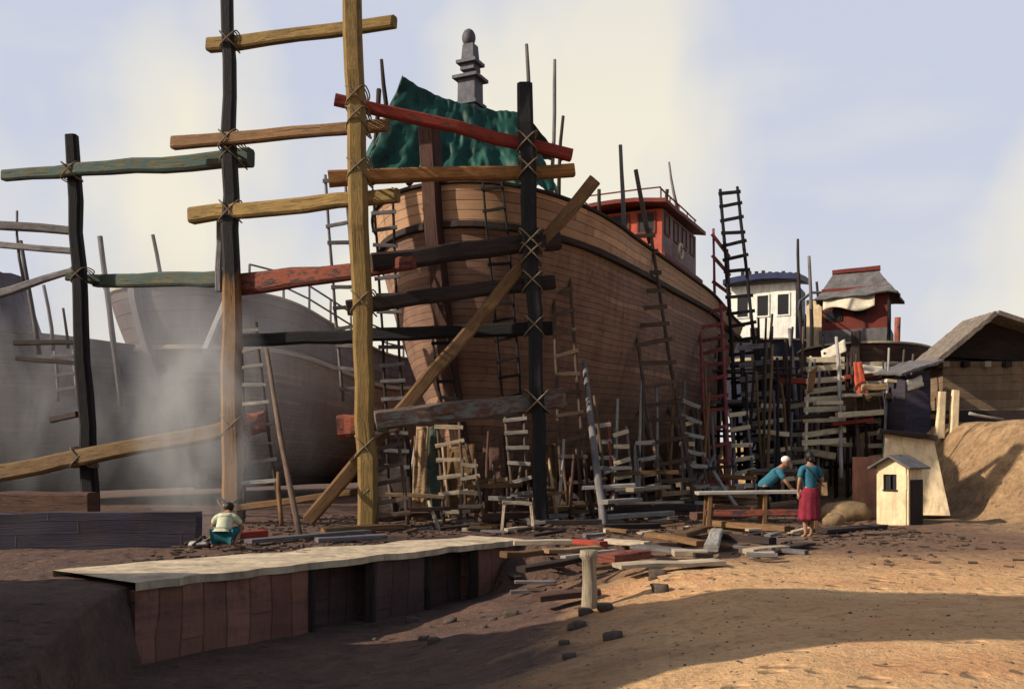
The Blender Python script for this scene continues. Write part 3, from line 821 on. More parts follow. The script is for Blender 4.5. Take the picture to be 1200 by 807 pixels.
sbeam('scaffold_beam','broad dark beam across the upper bow just under the sheer',(437,308),21.0,(655,281),22.0,20,20,W_DARK)
sbeam('scaffold_beam','faded red beam with a blue black underside left of the bow',(279,333),23.0,(486,309),20.9,24,15,W_REDBLUE)
sbeam('scaffold_beam','dark beam with a pale cut end crossing the middle of the bow',(406,361),21.0,(650,329),22.0,17,15,W_DARK)
sbeam('scaffold_beam','long thin black beam running from the half tarred post across the bow',(278,399),23.0,(647,384),22.0,14,15,W_BLACK)
sbeam('scaffold_beam','thick peeling beam with a pinkish end low across the bow',(441,494),21.0,(661,467),22.0,25,23,W_STRIPED)
sbeam('scaffold_beam','low ochre beam in the smoke beside the tall black post',(-30,560),25.9,(283,499),22.9,20,17,W_OLD)
sbeam('scaffold_beam','short dark red beam end behind the ladder beside the half tarred post',(285,499),23.2,(313,493),23.2,24,24,W_REDBLUE)
sbeam('scaffold_beam','short dark red block left of the ochre post at its lower height',(398,500),21.1,(424,498),21.0,26,26,W_REDBLUE)
sbeam('scaffold_beam','teal beam stub lashed to the tall black post',(78,324),25.45,(140,328),25.4,9,10,W_TEAL)
sbeam('scaffold_beam','blue grey beam in front of the upturned dark bow',(112,330),25.6,(272,326),23.4,14,18,W_TEAL)
sbeam('scaffold_beam','upper of two hazy grey rails left of the tall black post',(-30,262),26,(86,270),25.5,10,9,W_GREY)
sbeam('scaffold_beam','lower of two hazy grey rails left of the tall black post',(-30,284),26,(86,293),25.5,8,7,W_GREY)
sbeam('scaffold_beam','pale bent rail with a bluish end sloping up to the tall black post',(-20,350),26,(88,316),25.5,11,6,W_GREY)
sbeam('scaffold_beam','upper thin dark rail crossing low in front of the blue black hulk',(18,402),26,(93,401),25.5,6,6,W_DARK)
sbeam('scaffold_beam','lower thin dark rail crossing low in front of the blue black hulk',(20,419),26,(94,426),25.5,6,5,W_DARK)
sbeam('scaffold_beam','short dark rail end in the smoke left of the black post',(60,492),26,(90,485),25.6,7,7,W_DARK)
sbeam('wall_plank','thin pinkish brown plank from the half tarred post to the ochre post',(262,597),22.2,(442,574),21.1,8,8,W_BROWN,cat='plank')
sbeam('diagonal_brace','long diagonal brown brace from the ground up past the black post',(361,611),20.9,(697,211),22.1,17,15,W_BROWN,cat='brace')
sbeam('upright_plank','blue grey upright plank under the ochre log beam',(259,258),23.3,(256,342),23.3,9,9,W_GREY,cat='plank')
sbeam('leaning_plank','pale plank leaning against the bow of the grey boat',(240,412),30.6,(268,345),32.0,9,9,W_SILVER,cat='plank')

# ------------------------------------------------------------------ ladders
LG='ladders leaning round the boats'
def ladder(label,bl,br,Yb,tl,tr,Yt,n,rail,rung,mat=None,rmat=None,group=LG,zground=None):
    """feet and heads in photo pixels with their real distances; rails + one mesh per rung"""
    mat=mat or W_LADDER; rmat=rmat or mat
    a0,a1=P(bl[0],bl[1],Yb),P(br[0],br[1],Yb); b0,b1=P(tl[0],tl[1],Yt),P(tr[0],tr[1],Yt)
    root=empty('ladder',label,'ladder',(a0+a1)/2,0,group); O=(a0+a1)/2
    for p,q in ((a0,b0),(a1,b1)):
        m_=MB(); m_.pole(p-O,q-O,px2m(rail,Yb)/2,px2m(rail,Yt)/2*.85,.025,n=6); m_.build('rail',mat,root)
    for k in range(n):
        t_=(k+.6+random.uniform(-.12,.12))/n
        p=a0.lerp(b0,t_); q=a1.lerp(b1,t_); d=(q-p)*.14
        dz=Vector((0,0,random.uniform(-.05,.05)))
        off=Vector((0,-px2m(rail,Yb)*.5,0))
        m_=MB(); m_.beam(p-d-O+dz+off,q+d-O-dz+off,.04,px2m(rung,lerp(Yb,Yt,t_)),jit=.006,seg=3)
        m_.build('rung',rmat,root)
    return root
ladder('thin black ladder hung up the middle of the planked bow',(592,500),(612,497),22.9,(566,214),(588,213),23.0,13,3,3.4,W_BLACK)
ladder('long brown ladder just right of the thick black post',(660,606),(690,603),23.2,(646,262),(662,258),24.6,14,4.5,4.5)
ladder('long ladder with a pair of tall horns against the middle of the hull',(778,606),(816,601),25.5,(731,270),(762,268),28.2,15,5,5)
ladder('red stained ladder near the stern of the planked hull',(832,602),(856,596),27.2,(820,362),(845,358),34.6,13,4.5,4.5,W_LADDER_R)
ladder('grey ladder standing free behind the ochre post against the sky',(402,470),(424,470),26.0,(381,205),(404,203),26.0,11,4,4.5,W_GREY)
ladder('dark ladder in the gap between ochre post and bow',(455,560),(478,558),22.6,(437,222),(460,220),23.4,17,3.5,4.5,W_DARK,W_GREY)
ladder('dark ladder with pale rungs right of the half tarred post',(286,607),(328,604),22.2,(282,380),(300,378),24.2,10,4,4.5,W_DARK,W_SILVER)
ladder('tall black ladder standing high above the white wheelhouse',(868,560),(902,556),34.5,(844,222),(864,219),37.5,21,4.5,4,W_BLACK)
ladder('short red ladder beside the tall black one by the stern',(838,420),(856,418),36.8,(836,268),(852,292),37.0,6,3.5,4,W_LADDER_R)
ladder('cream ladder of broad treads climbing the bow of the patched brown boat',(944,528),(985,524),32.0,(950,418),(984,416),35.0,9,4,6.5,W_CREAM,W_CREAM)
ladder('short brown ladder at the foot of the ochre post',(442,619),(478,614),20.3,(438,500),(464,498),21.0,6,4.5,5)
ladder('small pale ladder leaning under the peeling beam near its left end',(520,612),(548,607),22.0,(512,492),(538,490),22.6,6,4,5,W_LADDER,W_PALE)
ladder('narrow low ladder between the two small ladders under the bow',(540,606),(566,603),21.6,(543,538),(557,538),22.2,4,3.6,4.5,W_LADDER,W_PALE)
ladder('small dark ladder with one pale rung left of the thick black post',(602,590),(622,588),22.4,(592,486),(614,483),22.7,6,4,4.5,W_LADDER,W_SILVER)
ladder('short pale runged ladder leaning across the foot of the long horned ladder',(760,600),(775,598),24.4,(746,516),(764,512),25.2,5,4.2,5,W_LADDER,W_SILVER)
ladder('ladder with pale rungs right of the horned ladder low on the hull',(818,603),(833,600),25.4,(795,460),(816,470),27.6,7,4,4.6,W_LADDER,W_SILVER)
ladder('dark ladder with wide treads inside the stern staging',(878,566),(914,562),32.5,(868,402),(897,400),33.5,9,4,6,W_DARK,W_GREY)
ladder('dark thin ladder on the port bow below the long thin black beam',(519,480),(536,478),22.9,(507,396),(524,394),23.4,4,3,4,W_BLACK)
ladder('blue grey ladder low in the smoke near the blue black hulk',(68,470),(92,468),27.6,(64,412),(86,410),27.8,3,4,4,W_GREY)

# ------------------------------------------------------------------ poles
def pole(label,a,Ya,b_,Yb,wa,wb,mat,group='poles and props round the yard',name='pole',cat='pole'):
    m_=MB(); m_.pole(P(*a,Ya),P(*b_,Yb),px2m(wa,Ya)/2,px2m(wb,Yb)/2,.03,n=6)
    return tag(m_.build(name,mat),label,cat,group)
pole('long grey pole leaning on the ground beside the half tarred post',(354,640),18.2,(312,408),22.0,8,5,W_LADDER)
pole('thick weathered pole propped against the flank right of the brown ladder',(708,620),20.6,(685,424),24.6,10,6,W_GREY)
pole('grey pole with dark tip standing left of the upturned bow',(143,476),28.5,(117,277),28.6,7,7,W_GREY)
pole('thin pole standing on the upturned dark bow',(192,345),33,(179,275),33,5,4,W_LADDER)
pole('taller of two short poles left of the black post',(62,410),27.5,(51,334),27.5,5,4,W_GREY)
pole('shorter of two short poles left of the black post',(80,408),27.5,(74,361),27.5,4,3,W_DARK)
pole('thin pole crossing the two hazy grey rails',(28,330),25.9,(20,247),25.9,4,3,W_GREY)
pole('leaning pole on the edge of the blue black hulk',(46,415),27,(24,282),27,6,5,W_GREY)
pole('thin dark pole behind the peak of the green tarpaulin',(458,160),26.4,(447,70),26.4,6,4,W_DARK)
pole('short dark pole below the red beam left of the tarpaulin',(436,200),25,(444,105),25.6,5,6,W_DARK)
pole('tallest thin pole right of the tarpaulin',(626,220),26.6,(617,52),26.6,6,4,W_GREY)
pole('thin pole next to the tallest one right of the tarpaulin',(646,230),26.6,(650,70),26.6,5,4,W_GREY)
pole('slim dark pole beside the end of the orange brown beam',(656,262),25,(660,136),25,5,4,W_DARK)
pole('left tall horn of the long ladder by the red wheelhouse',(733,285),28.3,(727,170),28.4,6,4,W_GREY)
pole('right tall horn of the long ladder by the red wheelhouse',(762,285),28.2,(745,199),28.3,6,5,W_LADDER)
pole('thin mast on the roof of the red wheelhouse',(794,246),38,(784,190),38,4,2.5,W_GREY)
pole('stubby mast on the roof of the red wheelhouse',(783,246),38,(782,222),38,4,4,W_DARK)
pole('dark short pole in front of the red wheelhouse windows',(708,290),31,(702,222),31,4,4,W_DARK)
pole('tallest pole beside the white wheelhouse',(940,400),45,(935,280),45,5,3,W_DARK)
pole('pale pole between the white wheelhouse and red deckhouse',(951,438),42,(948,300),42,5,4,W_GREY)
pole('short pole behind the curved vent of the red deckhouse',(962,400),43,(957,330),43,4,3,W_DARK)
pole('black pole standing on the deck right of the red deckhouse',(1040,440),39,(1042,352),39,5,4,W_BLACK)
pole('knobbed reddish post right of the red deckhouse',(1046,500),38,(1052,372),38,8,7,W_REDBLUE)
pole('crooked long pole in front of the navy boat',(937,548),34,(925,385),36,6,4,W_GREY)
pole('slim pole rising from the stern staging',(898,500),33,(905,368),34,5,3,W_DARK)
pole('thin pole next to the cream ladder',(986,560),31.5,(980,395),34,5,4,W_SILVER)
pole('pole with dark foot right of the cream ladder',(1008,560),31,(1000,430),34,5,4,W_LADDER)
pole('leaning prop under the turn of the hull near the stern',(868,600),25.5,(828,538),27,5,4,W_SILVER)
pole('prop crossing the leaning prop near the stern',(812,572),26.5,(838,532),27,5,4,W_GREY)
pole('short prop under the bow overhang with a pale foot',(517,628),20.6,(500,578),22.5,6,4,W_PALE)
pole('bent pale prop under the bow left of the stool',(560,600),22,(546,520),23.2,5,4,W_LADDER)
pole('thin prop behind the long grey pole beside the half tarred post',(330,615),20.5,(326,553),21,6,5,W_BROWN)
for k in range(30):
    px=random.uniform(700,930); yb=random.uniform(588,606); Yb=lerp(23.5,31.5,(px-700)/230)+random.uniform(-.4,.6)
    top=random.uniform(430,545) if px<860 else random.uniform(400,540)
    m_=MB(); m_.pole(P(px,yb,Yb),P(px+random.uniform(-16,10),top,Yb+random.uniform(.3,1.2)),px2m(4.5,Yb)/2,px2m(3,Yb)/2,.03,n=6)
    tag(m_.build('pole',random.choice((W_LADDER,W_GREY,W_SILVER,W_DARK,W_BROWN))),'thin pole in the thicket of poles from mid hull to the stern staging','pole','thicket of poles along the flank')
for k in range(34):
    px=random.uniform(870,1062); Yb=random.uniform(32,36.5); yb=random.uniform(545,575)
    top=random.uniform(345,470) if px<965 else random.uniform(395,480)
    m_=MB(); m_.pole(P(px,yb,Yb),P(px+random.uniform(-10,10),top,Yb+random.uniform(.2,1.5)),px2m(4.2,Yb)/2,px2m(2.8,Yb)/2,.03,n=6)
    tag(m_.build('pole',random.choice((W_LADDER,W_GREY,W_SILVER,W_DARK,W_DARK,W_REDBLUE))),'thin pole standing among the boats on the right','pole','poles among the right hand boats')
for k in range(16):
    px=random.uniform(690,880); py=random.uniform(545,598); Yb=lerp(23.5,29,(px-690)/190)
    a_=P(px,py,Yb); b__=P(px+random.uniform(40,80),py+random.uniform(-6,6),Yb+random.uniform(-.2,.5)); m_=MB()
    m_.beam(a_,b__,.2,px2m(random.uniform(3.5,6),Yb),jit=.015)
    tag(m_.build('staging_plank',random.choice((W_SILVER,W_BROWN,W_DARK,W_PALE2,W_GREY))),'loose plank laid across the props at the foot of the hull','plank','loose planks on the props at the foot of the hull')
for k in range(24):
    px=random.uniform(880,1062); py=random.uniform(440,550); Yb=random.uniform(31.8,34)
    a_=P(px,py,Yb); b__=P(px+random.uniform(20,55),py+random.uniform(-6,6),Yb+random.uniform(-.2,.5)); m_=MB()
    m_.beam(a_,b__,.22,px2m(random.uniform(3.5,8),Yb),jit=.015)
    tag(m_.build('staging_plank',random.choice((W_PALE2,W_CREAM,W_CREAM,W_RED,W_DARK,W_ORANGE))),'loose board tied across the poles before the right hand boats','plank','loose boards tied across the right hand poles')
for k in range(7):
    px=(700,724,800,866,905,930,1018)[k]; Yb=(24.0,24.4,26.5,29.5,31.5,33,33)[k]; yb=(604,603,602,598,575,570,560)[k]
    hgt=random.uniform(70,120); wd=random.uniform(16,24); n_=random.randint(5,7); ln_=random.uniform(-14,4)
    ladder('short makeshift ladder in the tangle between mid hull and the brown shed',(px,yb),(px+wd,yb-2),Yb,(px+ln_,yb-hgt),(px+wd+ln_-3,yb-hgt-2),Yb+.8,n_,4,5,random.choice((W_LADDER,W_GREY,W_REDBLUE)),random.choice((W_SILVER,W_PALE,W_CREAM)),group='short makeshift ladders in the tangle')
for k in range(26):
    px=random.uniform(455,720); Yb=random.uniform(21.6,24.2); yb=random.uniform(598,612); top=yb-random.uniform(30,100)
    m_=MB(); m_.pole(P(px,yb,Yb),P(px+random.uniform(-14,10),top,Yb+random.uniform(.2,.7)),px2m(4.5,Yb)/2,px2m(3,Yb)/2,.02,n=6)
    tag(m_.build('prop',random.choice((W_PALE2,W_LADDER,W_STEM2,W_SILVER,W_DARK,W_BROWN))),'short thin prop among the small ladders under the bow','prop','short props under the bow')
for k in range(18):
    px=random.uniform(440,700); Yb=random.uniform(21.5,23.6); py=random.uniform(560,606)
    m_=MB(); m_.beam(P(px,py,Yb),P(px+random.uniform(25,70),py+random.uniform(-6,4),Yb+random.uniform(-.2,.3)),.15,px2m(random.uniform(3,5.5),Yb),jit=.012)
    tag(m_.build('cross_plank',random.choice((W_PALE2,W_BROWN,W_STEM2,W_SILVER,W_DARK))),'loose cross plank tied to the props under the bow','plank','cross planks under the bow')
# shores along the flank of the ship
for k,(a,zt_,off) in enumerate(((7.5,3.0,2.6),(10.3,3.2,2.4),(13.2,3.3,2.2),(16.0,3.4,2.0),(18.6,3.4,2.0))):
    t_=(zt_-HS.z0)/(HS.zt(a)-HS.z0); p=HS.surf(a,t_); q=Vector((p.x+off*.55,a-.3,0))
    m_=MB(); m_.pole(MS@q,MS@(p+Vector((.04,0,0))),.10,.08,.03); 
    tag(m_.build('hull_shore',W_LADDER),'round timber shore wedged under the flank of the big ship','shore','shores along the flank of the big ship')

# ------------------------------------------------------------------ staging at the stern and round the right boats
def staging(label,x0,x1,Y0,Y1,levels,top,bays,mat,wob=.1):
    pa=P(x0,560,Y0); pb=P(x1,560,Y0); 
    O=Vector((pa.x,Y0,0)); root=empty('scaffold_staging',label,'scaffold',O)
    W_=pb.x-pa.x
    for k in range(bays+1):
        for yy in (Y0,Y1):
            x=pa.x+W_*k/bays+random.uniform(-wob,wob); m_=MB()
            m_.pole(Vector((x,yy,-.1))-O,Vector((x+random.uniform(-.2,.2),yy,top+random.uniform(-.6,.9)))-O,.07,.055,.03); m_.build('upright',mat,root)
    for z in levels:
        for yy in (Y0-.08,Y1+.08):
            m_=MB(); m_.pole(Vector((pa.x-.4,yy,z+random.uniform(-.15,.15)))-O,Vector((pb.x+.4,yy,z+random.uniform(-.15,.15)))-O,.055,.05,.03); m_.build('ledger',mat,root)
        npl=random.randint(2,3)
        for q in range(npl):
            yy=lerp(Y0,Y1,(q+.5)/npl); m_=MB(); aa=random.uniform(-.5,.3); bb=random.uniform(-.3,.6)
            m_.beam(Vector((pa.x+aa,yy,z+.1+random.uniform(0,.05)))-O,Vector((pb.x+bb,yy+random.uniform(-.1,.1),z+.1+random.uniform(0,.12)))-O,.28,.05); m_.build('platform_plank',random.choice((W_GREY,W_SILVER,W_BROWN)),root)
    m_=MB(); m_.pole(Vector((pa.x,Y0-.12,.1))-O,Vector((pb.x,Y0-.12,top*.8))-O,.05); m_.build('cross_brace',mat,root)
    return root
staging('dark tiered staging of poles and planks beside the stern of the big ship',852,925,33.5,35.2,(1.3,2.4,3.5,4.6),5.8,3,W_DARK)
staging('tall staging of poles in front of the navy boat',905,960,37.5,39.0,(1.6,3.2,4.7),5.7,2,W_DARK)
staging('staging of dark poles and boards around the patched brown boat',992,1062,34.0,35.2,(1.3,2.6,3.9),4.6,3,W_DARK)

# boards stood under the bow
def quadboard(name,label,pts,mat,cat,th=.03,nu=8,nv=6,wr=.05):
    b_=MB(); p=[P(*q) for q in pts]
    b_.grid(lambda u,v: p[0].lerp(p[1],u).lerp(p[3].lerp(p[2],u),v)+Vector((0,wr*2*noise.noise(Vector((u*3,v*3,len(label)))),wr*noise.noise(Vector((u*4,v*4,3))))),nu,nv)
    return tag(b_.build(name,mat,solid=th),label,cat)
quadboard('leaning_board','tan splintered board standing under the bow left of the teal board',[(482,609,22.2),(498,609,22.2),(502,500,22.6),(488,499,22.6)],W_PALE2,'board',.04)
quadboard('leaning_board','teal grey board standing under the peeling beam',[(497,608,22.4),(516,608,22.4),(514,499,22.8),(498,500,22.8)],W_TEAL,'board',.04)
quadboard('leaning_board','wide brown board leaning under the bow between two small ladders',[(525,604,23.0),(562,600,23.0),(556,520,23.6),(524,524,23.6)],W_BROWN,'board',.04)
quadboard('leaning_board','dark red board leaning behind the small ladders under the bow',[(568,600,23.2),(592,598,23.2),(586,512,23.8),(566,516,23.8)],W_STEM2,'board',.04)
quadboard('leaning_board','dark board behind the short brown ladder at the ochre post',[(438,612,22.8),(486,608,22.8),(480,512,23.6),(440,516,23.6)],W_DARK,'board',.04)
quadboard('leaning_board','orange board leaning on the keel right of the thick black post',[(642,600,23.6),(655,600,23.6),(650,520,24.4),(640,520,24.4)],W_OLD,'board',.04)
quadboard('red_board','bright red board leaning beside the cream ladder',[(1000,425,33.6),(1010,424,33.6),(1018,462,33.0),(1003,465,33.0)],M_REDW,'board')
quadboard('orange_board','orange and cream board slanting left of the cream ladder',[(948,436,33.2),(958,430,33.2),(952,458,32.8),(946,462,32.8)],W_ORANGE,'board')
quadboard('canvas_sheet','pale canvas sheet on the bow of the patched brown boat',[(962,412,36.2),(990,398,36.4),(992,412,35.9),(964,424,35.8)],M_TARPB,'canvas')
quadboard('canvas_sheet','pale canvas strip hung along the patched brown boat under its deckhouse',[(1008,428,35.6),(1040,430,36.0),(1042,442,35.6),(1006,440,35.3)],M_TARPB,'canvas')
quadboard('canvas_sheet','small pale cloth hung under the roof of the dark lean-to',[(1062,446,31.2),(1080,440,31.2),(1082,452,31.1),(1064,458,31.1)],M_TARPB,'canvas')
quadboard('boarded_panel','tan boarded panel in front of the patched brown boat',[(985,460,33.4),(1030,466,33.4),(1032,486,33.2),(988,482,33.2)],W_BROWN,'panel')

# ------------------------------------------------------------------ right: lean-to, big shed, booth, buttress
# big shed on the bank
shed=empty('boat_shed','large brown boarded shed with a low gable roof on the sand bank','shed',(16.3,34.0,2.5))
SO=Vector((16.3,34.0,2.5))
sx0,sx1,sy0,sy1=15.6,24.5,34.0,35.6; ez=5.05; ax=17.2; az=6.55
b=MB()
b.quad(Vector((sx0,sy0,2.0))-SO,Vector((sx1,sy0,2.0))-SO,Vector((sx1,sy0,ez))-SO,Vector((sx0,sy0,ez))-SO)
b.quad(Vector((sx0,sy1,2.0))-SO,Vector((sx0,sy0,2.0))-SO,Vector((sx0,sy0,ez))-SO,Vector((sx0,sy1,ez))-SO)
b.build('wall',W_SHEDP,shed)
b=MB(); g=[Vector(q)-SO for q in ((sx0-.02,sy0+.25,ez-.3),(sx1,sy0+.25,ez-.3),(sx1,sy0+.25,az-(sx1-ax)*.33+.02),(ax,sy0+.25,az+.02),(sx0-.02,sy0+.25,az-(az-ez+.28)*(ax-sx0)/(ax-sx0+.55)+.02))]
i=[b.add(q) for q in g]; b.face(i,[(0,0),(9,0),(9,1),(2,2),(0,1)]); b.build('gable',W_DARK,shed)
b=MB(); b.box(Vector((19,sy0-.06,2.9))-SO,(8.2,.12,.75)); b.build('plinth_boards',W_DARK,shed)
b=MB()
def rs(sgn):
    xe = sx0-.55 if sgn<0 else sx1+2
    ze = ez-.28 if sgn<0 else az-(xe-ax)*.33
    def f(u,v): 
        p=Vector((lerp(ax,xe,u),lerp(sy0-.8,sy1,v),lerp(az,ze,u)+.08+.05*noise.noise(Vector((u*12,v*20,sgn)))))
        return p-SO
    return f
b.grid(rs(-1),14,24,smooth=False); b.grid(rs(1),14,24,flip=True,smooth=False); b.build('roof',M_THATCH,shed,solid=.16)
for k in range(7):
    b=MB(); x=15.6+k*.75; b.box(Vector((x,sy0-.05,ez-.12))-SO,(.22,.5,.2)); b.build('rafter_end',W_DARK if k%2 else W_PALE,shed)
# lean-to
lt=empty('lean_to','dark blue black lean-to between the patched boat and the brown shed','lean-to',(13.6,31.6,0))
LO=Vector((13.6,31.6,0))
b=MB(); b.quad(Vector((13.15,31.4,1.2))-LO,Vector((14.0,31.4,1.2))-LO,Vector((14.0,31.4,4.5))-LO,Vector((13.15,31.4,4.3))-LO)
b.quad(Vector((13.15,33.4,1.2))-LO,Vector((13.15,31.4,1.2))-LO,Vector((13.15,31.4,4.3))-LO,Vector((13.15,33.4,4.6))-LO); b.build('wall',W_LOWALL,lt)
b=MB(); b.grid(lambda u,v: Vector((lerp(12.9,14.25,u),lerp(31.0,33.6,v),4.35+.45*u+.25*v+.06*noise.noise(Vector((u*6,v*5,2)))))-LO,10,8,smooth=False); b.build('roof',M_GREYR,lt,solid=.07)
# cream concrete buttress
bt=MB(); Y=24.0
prof=[P(1031,603,Y),P(1110,603,Y),P(1086,517,Y+.5),P(1033,508,Y+.5)]
back=[p+Vector((.2,1.4,0)) for p in prof]
n_=4
bt.grid(lambda u,v: prof[0].lerp(prof[1],u).lerp(prof[3].lerp(prof[2],u),v)+Vector((0,.05*noise.noise(Vector((u*4,v*4,6))),0)),10,10)
for k in range(4):
    k2=(k+1)%4; bt.quad(prof[k2],prof[k],back[k],back[k2])
bt.quad(*back[::-1])
R_=Matrix.Rotation(math.radians(-16),4,'Z'); ctr=(prof[0]+prof[1])/2
bt.v=[tuple(ctr+(R_@(Vector(v)-ctr))) for v in bt.v]
bu=tag(bt.build('buttress',M_CREAM),'sunlit cream plastered buttress wall behind the little booth','wall')
bq=MB(); rot=lambda v: ctr+(R_@(Vector(v)-ctr))
bq.beam(rot(P(1026,505,Y+.5)),rot(P(1088,513,Y+.5)),.5,.12); bq.build('coping',W_DARK,bu)
# brown boundary wall left of the booth
b=MB(); b.box((P(1018,600,24.2)+Vector((0,0,.55))),(.62,.5,1.75),Matrix.Rotation(.2,3,'Z'))
tag(b.build('gate_pier',M_QUAY),'stubby brown pier beside the little cream booth','pier')
# booth
bz=math.radians(-50); BO=Vector((P(1054,606,22.4).x,22.4,terrain_z(P(1054,606,22.4).x,22.4)-.03))
booth=empty('booth','little cream plastered booth with a dark window and gabled roof','booth',BO,bz)
b=MB()
bw,bd,bh=.74,.66,1.42
for k,(c,s_) in enumerate(((( -bw/2,0),(.05,bd)),((bw/2,0),(.05,bd)))):
    b.box((c[0],c[1],bh/2),(s_[0],s_[1],bh))
# front wall with an opening
wx,wz0,wz1,ww=-.04,.84,1.2,.28
b.box((0,-bd/2,wz0/2),(bw-.06,.05,wz0)); b.box((0,-bd/2,(wz1+bh)/2),(bw-.06,.05,bh-wz1))
b.box((-(bw/2+ww/2-wx)/2+wx/2-.0,-bd/2,(wz0+wz1)/2),(bw/2-ww/2+wx-.03,.05,wz1-wz0)); b.box(((bw/2+ww/2+wx)/2,-bd/2,(wz0+wz1)/2),(bw/2-ww/2-wx-.03,.05,wz1-wz0))
b.box((0,bd/2,bh/2),(bw,.05,bh))
ii=[b.add(q) for q in ((-bw/2,-bd/2-.02,bh),(bw/2,-bd/2-.02,bh),(0,-bd/2-.02,bh+.2))]; b.face(ii)
b.build('wall',M_CREAM,booth)
b=MB(); b.box((bw/2+.04,.02,.55),(.04,.55,1.05)); b.build('door',W_DARK,booth)
b=MB(); b.box((wx,-bd/2+.03,(wz0+wz1)/2),(ww,.02,wz1-wz0)); wp=b.build('window',M_NIGHT,booth)
b=MB(); b.box((wx,-bd/2-.02,(wz0+wz1)/2),(.025,.04,wz1-wz0)); b.box((wx,-bd/2-.02,wz0-.015),(ww+.08,.08,.03)); b.build('frame',W_DARK,wp)
b=MB()
for sg in (-1,1):
    b.grid(lambda u,v: Vector((sg*(bw/2+.16)*u,lerp(-bd/2-.2,bd/2+.15,v),bh+.24-.30*u+.02*noise.noise(Vector((u*5,v*6,sg))))),5,7,flip=sg<0,smooth=False)
b.build('roof',M_GREYR,booth,solid=.04)
# pale posts at the edge of the bank
for k,(x,yt,lab) in enumerate(((1101,459,'left one of two cream marker posts on the sand bank'),(1117,457,'right one of two cream marker posts on the sand bank'))):
    p0=P(x,494,29.5); p1=P(x+3,yt,29.5); b=MB(); p0.z-=.5; b.beam(p0,p1,.26,.2,.2,.15)
    tag(b.build('marker_post',M_CREAM),lab,'post')
# driftwood pole on the bank
b=MB(); b.pole(P(1136,484,27.5),P(1176,491,27.5),.05,.03,.05); tag(b.build('driftwood',W_SILVER),'bleached curved driftwood pole lying on the sand bank','driftwood')

# sacks and rubble left of the booth
def lump(name,label,px,py,Y,size,mat,cat,seed):
    b_=MB(); p=P(px,py,Y); p.z=terrain_z(p.x,Y)+size[2]*.5
    b_.ball((0,0,0),size,18,12,fn=lambda q: q*(1+.28*noise.noise(q*1.6/max(size)+Vector((seed,0,0)))+.1*noise.noise(q*5/max(size)+Vector((seed,2,0)))))
    o=b_.build(name,mat); o.location=p; return tag(o,label,cat)
lump('sand_heap','low heap of yellowish sand left of the brown pier',990,588,23.5,(.62,.45,.34),M_HEAP,'sand heap',1)
lump('rubble_stone','round tan boulder beside the sand heap and standing woman',977,596,22.6,(.26,.22,.2),M_HEAP,'boulder',4)

# ------------------------------------------------------------------ timber lying about the yard
TG='timber lying in front of the big ship'
def plank(label,a,b_,th,mat,z=.06,z2=None,wid=.22,name='plank'):
    z2=z if z2 is None else z2
    pa,pb=G(a[0],a[1],z),G(b_[0],b_[1],z2); m_=MB()
    h=px2m(th,pa.y)
    m_.beam(pa,pb,wid,min(h,.22),jit=.012); return tag(m_.build(name,mat),label,'plank',TG)
plank('pale squared log at the right end of the pale quay top',(602,636),(668,635),6,W_PALE,.12)
plank('reddish plank between two pale logs by the quay end',(671,634),(707,637),6,W_RED,.1)
plank('pale log right of the reddish plank',(712,634),(759,638),6,W_PALE,.1)
plank('long pale log below the horned ladder',(761,626),(824,637),6,W_BROWN,.14)
plank('brown log slanting up to the stern props',(797,628),(829,618),7,W_BROWN,.14)
plank('short upright looking pale stub on the logs near the stern',(833,642),(841,622),9,W_SILVER,.15,.2)
plank('purplish squared baulk lying on the edge of the sand',(709,655),(754,648),10,W_REDBLUE,.1,wid=.3)
plank('flat sunlit board on the edge of the sand',(722,662),(842,658),5,W_PALE,.06,wid=.4)
plank('short broad sunlit offcut above the flat board',(788,647),(828,647),7,W_PALE,.08,wid=.4)
plank('pale plank laid at the foot of the horned ladder',(708,606),(786,601),6,W_SILVER,.25)
plank('pale plank behind the thick grey prop',(708,588),(748,585),5,W_SILVER,.6)
plank('upper pale plank hung low on the hull by the horned ladder',(738,573),(781,570),5,W_PALE,.8)
plank('white plank right of the foot of the thick black post',(624,606),(669,603),5,W_SILVER,.2)
plank('grey plank propped behind the white plank at the black post',(640,597),(684,595),6,W_BROWN,.35)
plank('low plank under the bow left of the stool',(536,597),(587,593),5,W_BROWN,.3)
plank('white plank below the stern props',(830,573),(868,571),5,W_SILVER,.7)
plank('brown plank under the work bench',(830,593),(895,597),6,W_BROWN,.3)
plank('long dark plank in front of the work bench',(836,613),(922,619),7,W_BROWN,.15)
plank('pale plank lying across the sand by the standing woman',(876,645),(920,641),6,W_PALE,.06)
plank('thin dark plank at the feet of the standing woman',(919,641),(948,637),4,W_DARK,.06)
plank('pale board half buried at the sand edge',(800,660),(845,659),6,W_PALE,.05,wid=.35)
plank('brown plank on the ground under the ochre post',(380,622),(470,616),7,W_BROWN,.1)
plank('grey plank beside the foot of the diagonal brace',(370,632),(452,628),6,W_GREY,.08)
plank('dark red plank behind the squatting man',(268,628),(310,625),9,W_RED,.15)
plank('long dark plank lying along the inner edge of the quay top',(290,634),(430,622),5,W_GREY,.12)
plank('dark plank in the shade under the bow right of the stool',(640,612),(705,612),6,W_DARK,.2)
plank('dark plank lying left of the long pale log',(705,618),(770,615),7,W_DARK,.15)
plank('brown plank end jutting from the timber by the pit',(590,650),(650,646),7,W_BROWN,.05)
plank('dark plank leaning down into the pit',(610,668),(680,654),7,W_DARK,-.1,.0)
plank('dark baulk in front of the standing woman\'s bench',(850,629),(905,634),8,W_DARK,.1)
plank('grey board on the shaded sand behind the sunlit board',(745,640),(800,645),5,W_GREY,.08,wid=.3)
